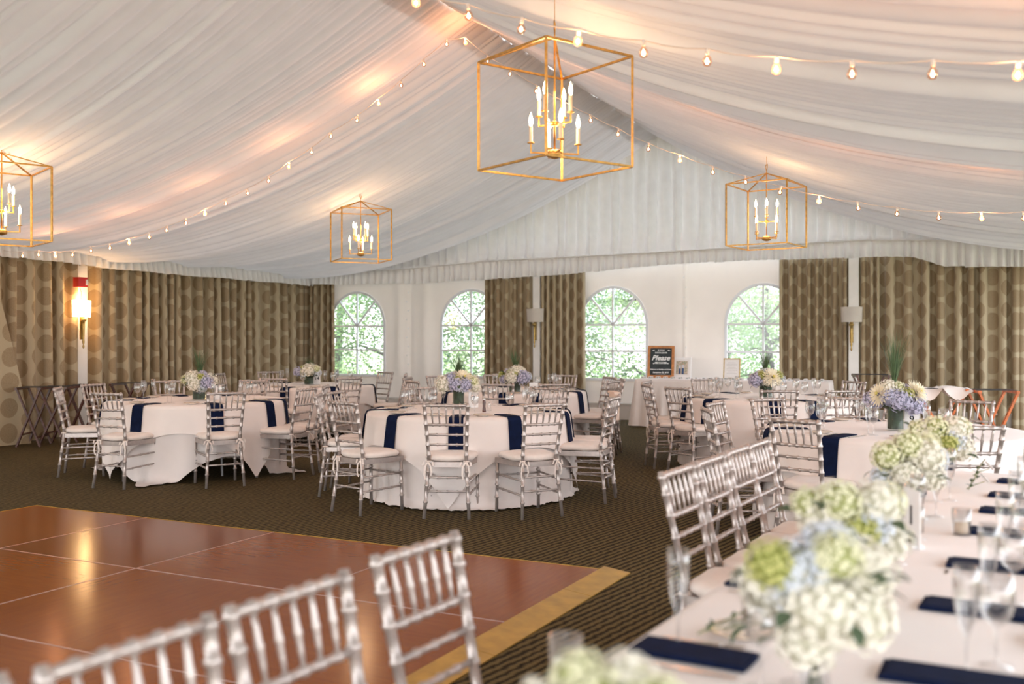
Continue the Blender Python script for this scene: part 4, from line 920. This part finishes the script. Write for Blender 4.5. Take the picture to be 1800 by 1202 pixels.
r = random.Random(4); ec = MB().box((0, 0, .018), (.05, .003, .034), M=Matrix.Rotation(-.3, 3, 'X')); MEC = ec.mesh('escort_card', M_card); MEI = MB().box((0, -.004, .019), (.032, .002, .012), M=Matrix.Rotation(-.3, 3, 'X')).mesh('handwritten_name', mat('grey_green_ink', (.13, .17, .16), .8, var=.2))
ORDW = 'first second third fourth fifth sixth seventh eighth ninth tenth eleventh twelfth thirteenth fourteenth fifteenth sixteenth seventeenth eighteenth nineteenth twentieth'.split()+['twenty-first', 'twenty-second', 'twenty-third', 'twenty-fourth']
for row in range(2):
    for k in range(24):
        u_ = -GHL+.10+k*(2*GHL-.2)/23
        q = gc+Vector((EX, EY, 0))*u_+Vector((EY, -EX, 0))*(.20+.11*row); q.z = ZT+.002
        if row == 1 and 6 < k < 9: continue
        o = link('escort_card', MEC, None, q, (0, 0, AT+r.uniform(-.1, .1))); link('handwritten_name', MEI, o, (0, 0, 0))
        tag(o, 'white escort card, %s row, %s from the left on the welcome table' % (('back', 'front')[row], ORDW[k]), 'card', 'escort cards on the welcome table')

# ================================================================ TRAY STANDS
def tray_stand(pxl, pxr, pyt, Y, label, m, rot=0.0, cloth_=False, w_=None):
    zt_ = px_at(pxl, pyt, Y).z; a = px_at(pxl, pyt, Y); b = px_at(pxr, pyt, Y); c = (a+b)/2; hw = (b-a).length/2; root = empty('tray_stand', (c.x, c.y, 0), rot, label, 'tray stand')
    dp = .20; fw = hw*1.0
    for yy in (-dp, dp):
        for sg in (-1, 1):
            if True: put('leg', MB().bar((-sg*fw, yy+.015*sg, zt_-.01), (sg*fw*.95, yy+.015*sg, 0.005), .022, .042, Vector((0, 1, 0))), m, root)
    for sg in (-1, 1): put('top_bar', MB().box((sg*fw, 0, zt_-.008), (.035, 2*dp+.05, .03)), m, root)
    for sg in (-1, 1): put('spreader', MB().box((sg*fw*.62, 0, .12 if sg > 0 else .16), (.022, 2*dp, .022)), m, root)
    for yy in (-dp*.7, 0, dp*.7): put('webbing_strap', MB().box((0, yy, zt_+.009), (2*fw+.03, .045, .004)), M_dark, root)
    return root, c, hw, zt_
tray_stand(40, 80, 681, 13.2, 'leftmost dark wood folding tray stand by the left curtain', M_mahog, .1)
tray_stand(80, 126, 680, 13.35, 'dark wood tray stand second from the left by the left curtain', M_mahog, .05)
tray_stand(130, 172, 677, 13.9, 'dark wood tray stand under the lit sconce', M_mahog, -.1)
tray_stand(206, 250, 674, 14.3, 'reddish wood tray stand behind the left round table', M_mahog, -.1)
tray_stand(1504, 1557, 659, 13.1, 'dark brown wood tray stand behind the right rear table', M_mahog, -.2)
ts, c, hw, zt_ = tray_stand(1612, 1692, 683, 10.9, 'orange wood tray stand with a white napkin laid over it', M_orange, -.3)
tray_stand(1713, 1775, 686, 10.6, 'orange wood tray stand right of the napkin covered one', M_orange, -.15)
nm = MB()
gx = np.linspace(-1, 1, 15); P = np.zeros((9, 15, 3))
for i, v in enumerate(np.linspace(-1, 1, 9)):
    for j, u_ in enumerate(gx):
        edge = abs(u_); drop = .0 if abs(v) < .55 else (abs(v)-.55)/.45*.13*abs(math.sin(u_*3.3))
        P[i, j] = (u_*(hw+.05), v*.30 if abs(v) < .55 else math.copysign(.165+(abs(v)-.55)*.12+.075, v), .018+.01*math.sin(5*u_)-drop)
me = gridmesh('white_napkin', P, M_linen2); tag(link('white_napkin', me, None, (c.x, c.y, zt_), (0, 0, -.3)), 'white napkin spread over the orange tray stand at right', 'napkin')
# blush shawl on a chair right of the middle table
a6 = [x for x in SEATS[1]]; a6.sort(key=lambda x: abs(math.atan2(math.sin(x[0]-.14), math.cos(x[0]-.14)))); a, r, h = a6[0]
d = Vector((math.cos(a), math.sin(a))); q = TB[1][0]+d*(r-.02)
sh = MB().box((0, 0, .79), (.30, .035, .24)).box((0, 0, .918), (.30, .06, .02))
tag(put('shawl', sh, M_blush, loc=(q.x, q.y, 0), rot=(0, 0, a+PI/2)), 'blush shawl folded over the chair back right of the middle round table', 'shawl')

# ================================================================ SCONCES, ALARM
def sconce(loc, rz, label, lit):
    root = empty('wall_sconce', loc, rz, label, 'wall lamp')
    put('lamp_shade', MB().lathe([(.155, 0), (.165, .24)][::1], seg=20, a0=PI, a1=2*PI, sy=.62).lathe([(.152, .002), (.162, .238)], seg=20, a0=PI, a1=2*PI, sy=.62), M_shade_on if lit else M_shade, root, smooth=True)
    put('stem', MB().lathe([(0, -.46), (.010, -.45), (.016, -.42), (.007, -.40), (.018, -.36), (.014, -.33), (.020, -.12), (.022, -.07), (.040, -.05), (.042, -.035), (.016, -.02), (.02, 0), (.01, .1), (0, .1)], (0, -.05, 0), seg=14), M_brass, root, smooth=True)
    put('backplate', MB().box((0, -.012, -.1), (.05, .022, .45)), M_brass, root)
    b = put('bulb', MB().lathe([(0, .07), (.02, .08), (.028, .11), (.018, .15), (0, .16)], (0, -.05, 0), seg=12), M_flame if lit else M_socket, root, smooth=True)
    if lit:
        for z, e_ in ((.28, 4), (-.03, 6), (.12, 2)):
            l = bpy.data.lights.new('sconce_glow', 'POINT'); l.energy = e_; l.color = (1, .56, .22); l.shadow_soft_size = .04; lo = bpy.data.objects.new('sconce_glow', l); COL.objects.link(lo); lo.parent = root; lo.location = (0, -.075, z)
    return root
tS = t_of(144, -HALF+.36); q = W(-HALF+.34, tS); zS = H-(557-HY)/F*q.y
sconce((q.x, q.y, zS), AT+PI/2, 'lit wall sconce with glowing drum shade on the left wall', True)
q = W(s_of(941, .28), .28); sconce((q.x, q.y, H-(566-HY)/F*q.y), AT, 'unlit brass sconce with white drum shade at the middle of the back wall', False)
q = W(s_of(1497, .30), .30); sconce((q.x, q.y, H-(566-HY)/F*q.y), AT, 'unlit brass sconce with white drum shade at right of the back wall', False)
q = W(-HALF+.40, t_of(146, -HALF+.40)); z = H-(496-HY)/F*q.y
al = empty('fire_alarm', (q.x, q.y, z), AT+PI/2, 'red fire alarm strobe box above the lit sconce', 'alarm')
put('housing', MB().box((-.02, .03, 0), (.17, .10, .14)), M_red, al); put('strobe_lens', MB().box((.045, -.028, 0), (.03, .02, .08), taper=.8), M_card, al)
put('cable', MB().tube([(-.06, .0, -.07), (-.03, 0, -.16), (-.01, .03, -.28)], .004, 5), M_dark, al)

# ================================================================ LANTERN CHANDELIERS
def lantern(c, diag, S, top_z, ring_z, label, seed):
    root = empty('lantern_chandelier', (c[0], c[1], top_z-S), diag, label, 'chandelier', 'gold lantern chandeliers')
    r = S/math.sqrt(2); K = [(r*math.cos(a), r*math.sin(a)) for a in (0, PI/2, PI, 3*PI/2)]; b = .0125
    for x, y_ in K: put('upright', MB().bar((x, y_, 0), (x, y_, S), b*1.2, b*1.2), M_gold, root)
    for i in range(4):
        p_, q_ = K[i], K[(i+1) % 4]
        put('lower_bar', MB().bar((*p_, 0), (*q_, 0), b, b), M_gold, root); put('upper_bar', MB().bar((*p_, S), (*q_, S), b, b), M_gold, root)
    apex = S+.13
    for x, y_ in K[0::1]: put('roof_bar', MB().bar((x, y_, S), (0, 0, apex), b, b*.8), M_gold, root)
    rz_ = ring_z-(top_z-S)
    put('hanging_loop', MB().tube([(.0, 0, apex), (.0, 0, apex+.025), (.022, 0, apex+.065), (.018, 0, apex+.095), (0, 0, apex+.085), (-.018, 0, apex+.095), (-.022, 0, apex+.065), (0, 0, apex+.025)], .0045, 6), M_gold, root, smooth=True)
    zc_ = float(zc(np.array((Vector((c[0]-RX, c[1]-RY)).dot(Vector((EX, EY))))), np.array(Vector((c[0]-RX, c[1]-RY)).dot(Vector((EY, -EX))))))-(top_z-S)
    if zc_ > apex+.09: put('suspension_wire', MB().tube([(0, 0, apex+.085), (0, 0, zc_)], .0022, 5), M_gold, root)
    put('centre_rod', MB().tube([(0, 0, .07), (0, 0, apex)], .006, 8), M_gold, root, smooth=True)
    put('hub', MB().lathe([(0, .055), (.02, .06), (.045, .07), (.047, .095), (.03, .11), (.008, .115)], seg=16), M_gold, root, smooth=True)
    put('hub', MB().lathe([(.006, .25), (.02, .255), (.022, .275), (.006, .285)], seg=12), M_gold, root, smooth=True)
    for tier, (z, rad, a0) in enumerate(((.09, .145, .35), (.265, .11, .35+PI/4))):
        for k in range(4):
            a = a0+k*PI/2; x, y_ = rad*math.cos(a), rad*math.sin(a)
            arm = put('arm', MB().bar((.02*math.cos(a), .02*math.sin(a), z), (x, y_, z), .009, .009).bar((x, y_, z-.004), (x, y_, z+.055), .009, .009).lathe([(0, .052), (.022, .055), (.022, .060), (0, .063)], (x, y_, z), 10), M_gold, root)
            put('candle', MB().lathe([(.0115, .06), (.0115, .155), (0, .156)], (x, y_, z), 10), M_candle, arm, smooth=True)
            put('flame_bulb', MB().lathe([(.006, .155), (.0125, .175), (.0135, .19), (.008, .215), (.001, .238)], (x, y_, z), 10), M_flame, arm, smooth=True)
    for z in (.22, .42):
        l = bpy.data.lights.new('candle_glow', 'POINT'); l.energy = 4; l.color = (1, .60, .32); l.shadow_soft_size = .10; lo = bpy.data.objects.new('candle_glow', l); COL.objects.link(lo); lo.parent = root; lo.location = (0.03, 0, z)
    return root
S_ = .65
lantern((.254, 5.93), math.radians(81.7), S_, H+497*5.87/F-.015, 0, 'largest gold cube lantern with candle bulbs hanging at top centre', 1)
lantern((2.71, 10.6), math.radians(101.4), S_, px_at(1349, 326, 10.6).z, 0, 'gold cube lantern hanging at right before the gable curtain', 2)
lantern((-1.98, 13.03), math.radians(67.5), S_, px_at(635, 371, 13.03).z, 0, 'smallest gold cube lantern hanging left of centre', 3)
lantern((-4.47, 8.72), math.radians(85), S_, px_at(79, 291, 8.62).z, 0, 'gold cube lantern cut off at the left edge of the photo', 4)

# ================================================================ STRING LIGHTS
ME_GL = MB().lathe([(.008, 0), (.010, -.006), (.018, -.016), (.0215, -.030), (.019, -.043), (.010, -.051), (0.0005, -.053)], seg=14).mesh('bulb_glass', M_bulbglass, True)
ME_FI = MB().lathe([(0.0005, -.016), (.006, -.024), (.008, -.032), (.005, -.040), (0.0005, -.042)], seg=8).mesh('filament', M_fil, True)
ME_SO = MB().lathe([(0.0005, .028), (.008, .028), (.0095, .02), (.0095, .0), (0.0005, 0)], seg=10).mesh('socket', M_socket, True)
def strand(label, pts, ext0, ext1, every):
    root = empty('string_light', pts[0], 0, label, 'string lights', 'bulb strings under the rafters'); o = Vector(pts[0])
    cp_ = [ext0]+[p+Vector((0, 0, .055)) for p in pts]+ext1; dense = []
    for a, b in zip(cp_[:-1], cp_[1:]):
        for k in range(3): q = Vector(a).lerp(Vector(b), k/3); q.z -= .012*math.sin(PI*k/3); dense.append(q-o)
    dense.append(Vector(cp_[-1])-o); put('cord', MB().tube(dense, .0035, 5), M_cord, root, smooth=True)
    for i, p in enumerate(pts):
        s_ = link('bulb', ME_GL, root, p-o+Vector((0, 0, .03)), (random.uniform(-.12, .12), random.uniform(-.12, .12), 0)); link('filament', ME_FI, s_); link('socket', ME_SO, s_)
        if i % every == every//2:
            l = bpy.data.lights.new('bulb_glow', 'POINT'); l.energy = 0.75*every; l.color = (1, .40, .17); l.shadow_soft_size = .05
            lo = bpy.data.objects.new('bulb_glow', l); COL.objects.link(lo); lo.parent = root; lo.location = p-o+Vector((0, 0, .01))
random.seed(3)
def on_plane(px, py, t):
    s_ = s_of(px, t); q = W(s_, t); q.z = H-(py-HY)/F*q.y; return q
B_PX = [(40, 450), (68, 448), (97, 450), (128, 448), (160, 441), (193, 436), (227, 427), (262, 417), (293, 405), (327, 392), (360, 376), (397, 358), (435, 340), (472, 318), (508, 293), (548, 268), (582, 240), (628, 212), (665, 182), (705, 150), (745, 113), (785, 78), (818, 75),
        (857, 107), (897, 130), (943, 160), (990, 187), (1038, 212), (1087, 236), (1140, 262), (1195, 282), (1253, 303), (1310, 320), (1372, 338), (1440, 354), (1508, 366), (1577, 376), (1650, 383), (1725, 384), (1800, 384)]
pts = [on_plane(a, b, 7.95) for a, b in B_PX]
strand('far string of small bulbs running over the ridge from left to right', pts, pts[0]+Vector((-.3, .13, .08)), [pts[-1]+Vector((.3, -.13, .07)), pts[-1]+Vector((.9, -.38, .25))], 4)
A_PX = [(731, 5), (823, 28), (917, 52), (1017, 73), (1131, 93), (1243, 108), (1365, 122), (1498, 130), (1640, 130), (1790, 132)]
pts = [on_plane(a, b, 12.5) for a, b in A_PX]; d0 = pts[0]-pts[1]
pre = [pts[0]+d0*k+Vector((0, 0, .03*k*k)) for k in (4, 3, 2, 1)]; d1 = (pts[-1]-pts[-2]); post_ = [pts[-1]+d1*k+Vector((0, 0, .02*k*k)) for k in (1, 2, 3)]
strand('near string of large round bulbs sweeping across the top right', pre+pts+post_, pre[0]+d0+Vector((0, 0, .2)), [post_[-1]+d1+Vector((0, 0, .1))], 3)

# ================================================================ OUTSIDE
tag(put('driveway', MB().box((0, 0, -.14), (60, 7, .04)), M_pave, loc=W(2, -15), rot=(0, 0, AT)), kind='structure')
def tree(s_, t_, hgt, rad, seed, fm, label, low=.3, n=5200):
    r = random.Random(seed); base = W(s_, t_, -.15); root = empty('tree', base, 0, label, 'tree', 'trees outside the arched windows')
    put('trunk', MB().tube([(0, 0, 0), (.08, .05, hgt*.3), (-.05, 0, hgt*.6), (0, 0, hgt*.95)], [.13, .10, .06, .02], 8), M_bark, root, smooth=True)
    cl = []
    for k in range(42):
        q = r.random(); z = low+(hgt-low)*q; rr = rad*(1-.75*q)*r.uniform(.35, 1); a = r.uniform(0, 2*PI); e_ = Vector((rr*math.cos(a), rr*math.sin(a), z-.1*rr)); cl.append(e_)
        if k < 16: put('branch', MB().tube([(0, 0, z-.2*rr), (e_.x*.5, e_.y*.5, z-.02), tuple(e_)], [.045, .03, .008], 5), M_bark, root)
    mb = MB(); cb_ = []
    for k in range(n):
        c_ = r.choice(cl); sp = .42+.25*r.random(); p = c_+Vector((r.gauss(0, sp), r.gauss(0, sp), r.gauss(0, sp*.5)))
        if p.z < .1: continue
        u = Vector((r.gauss(0, 1), r.gauss(0, 1), r.gauss(0, .6)-.3)).normalized(); v = u.orthogonal().normalized(); sz = r.uniform(.03, .07); wv_ = sz*.42
        mb.poly([p, p+u*sz+v*wv_, p+u*sz*2, p+u*sz-v*wv_])
    o = put('foliage', mb, fm, root); o['kind'] = 'stuff'
WT = [(-9.9, -4.6, 6.5, 1.9, 1, 'leafy tree outside, left part of the first arched window'), (-8.3, -5.2, 7, 1.9, 0, 'green tree outside, right part of the first arched window'), (-6.6, -3.8, 7.5, 1.8, 2, 'dark trunked tree close outside the second arched window'),
      (-5.2, -5.6, 6.5, 1.9, 1, 'light green tree outside right of the second arched window'), (-3.3, -5.0, 7, 1.9, 0, 'dense hemlock outside left half of the third arched window'), (-1.7, -5.6, 6.5, 1.8, 1, 'bright green tree outside right half of the third arched window'),
      (.6, -8.0, 2.9, 1.5, 1, 'low bright green tree outside the fourth arched window'), (-1.2, -12, 3.3, 2.2, 0, 'low tree farther behind, outside the fourth arched window'), (-13, -10, 8, 2.4, 2, 'tall tree farthest left outside'), (-10, -11, 8, 2.6, 0, 'tall tree behind, outside the first two arched windows'), (-6.0, -11.5, 8, 2.5, 2, 'tall tree behind, outside the third arched window')]
for i, (s_, t_, h_, rd, fi, lb) in enumerate(WT): tree(s_, t_, h_, rd, 50+i, M_fol[fi], lb, low=.2 if i != 2 else 1.0, n=6000 if i in (2, 6) else 12000)
hs = empty('house', W(-3.5, -26, -.15), AT, 'pale house with grey roof far outside the fourth arched window', 'building')
put('wall', MB().box((0, 0, 1.6), (14, 8, 3.2)), M_siding, hs)
rf = MB(); rf.v = [(-7.5, -4.6, 3.1), (7.5, -4.6, 3.1), (7.5, 4.6, 3.1), (-7.5, 4.6, 3.1), (-7.5, 0, 5.6), (7.5, 0, 5.6)]; rf.f = [(0, 1, 5, 4), (2, 3, 4, 5), (0, 4, 3), (1, 2, 5), (0, 3, 2, 1)]; put('roof', rf, M_shingle, hs)
for k in range(4):
    f_ = put('window', MB().box((-5+3.2*k, -4.03, 1.7), (1.1, .06, 1.3)), M_pframe, hs); put('pane', MB().box((-5+3.2*k, -4.07, 1.7), (.9, .02, 1.1)), M_pane, f_)
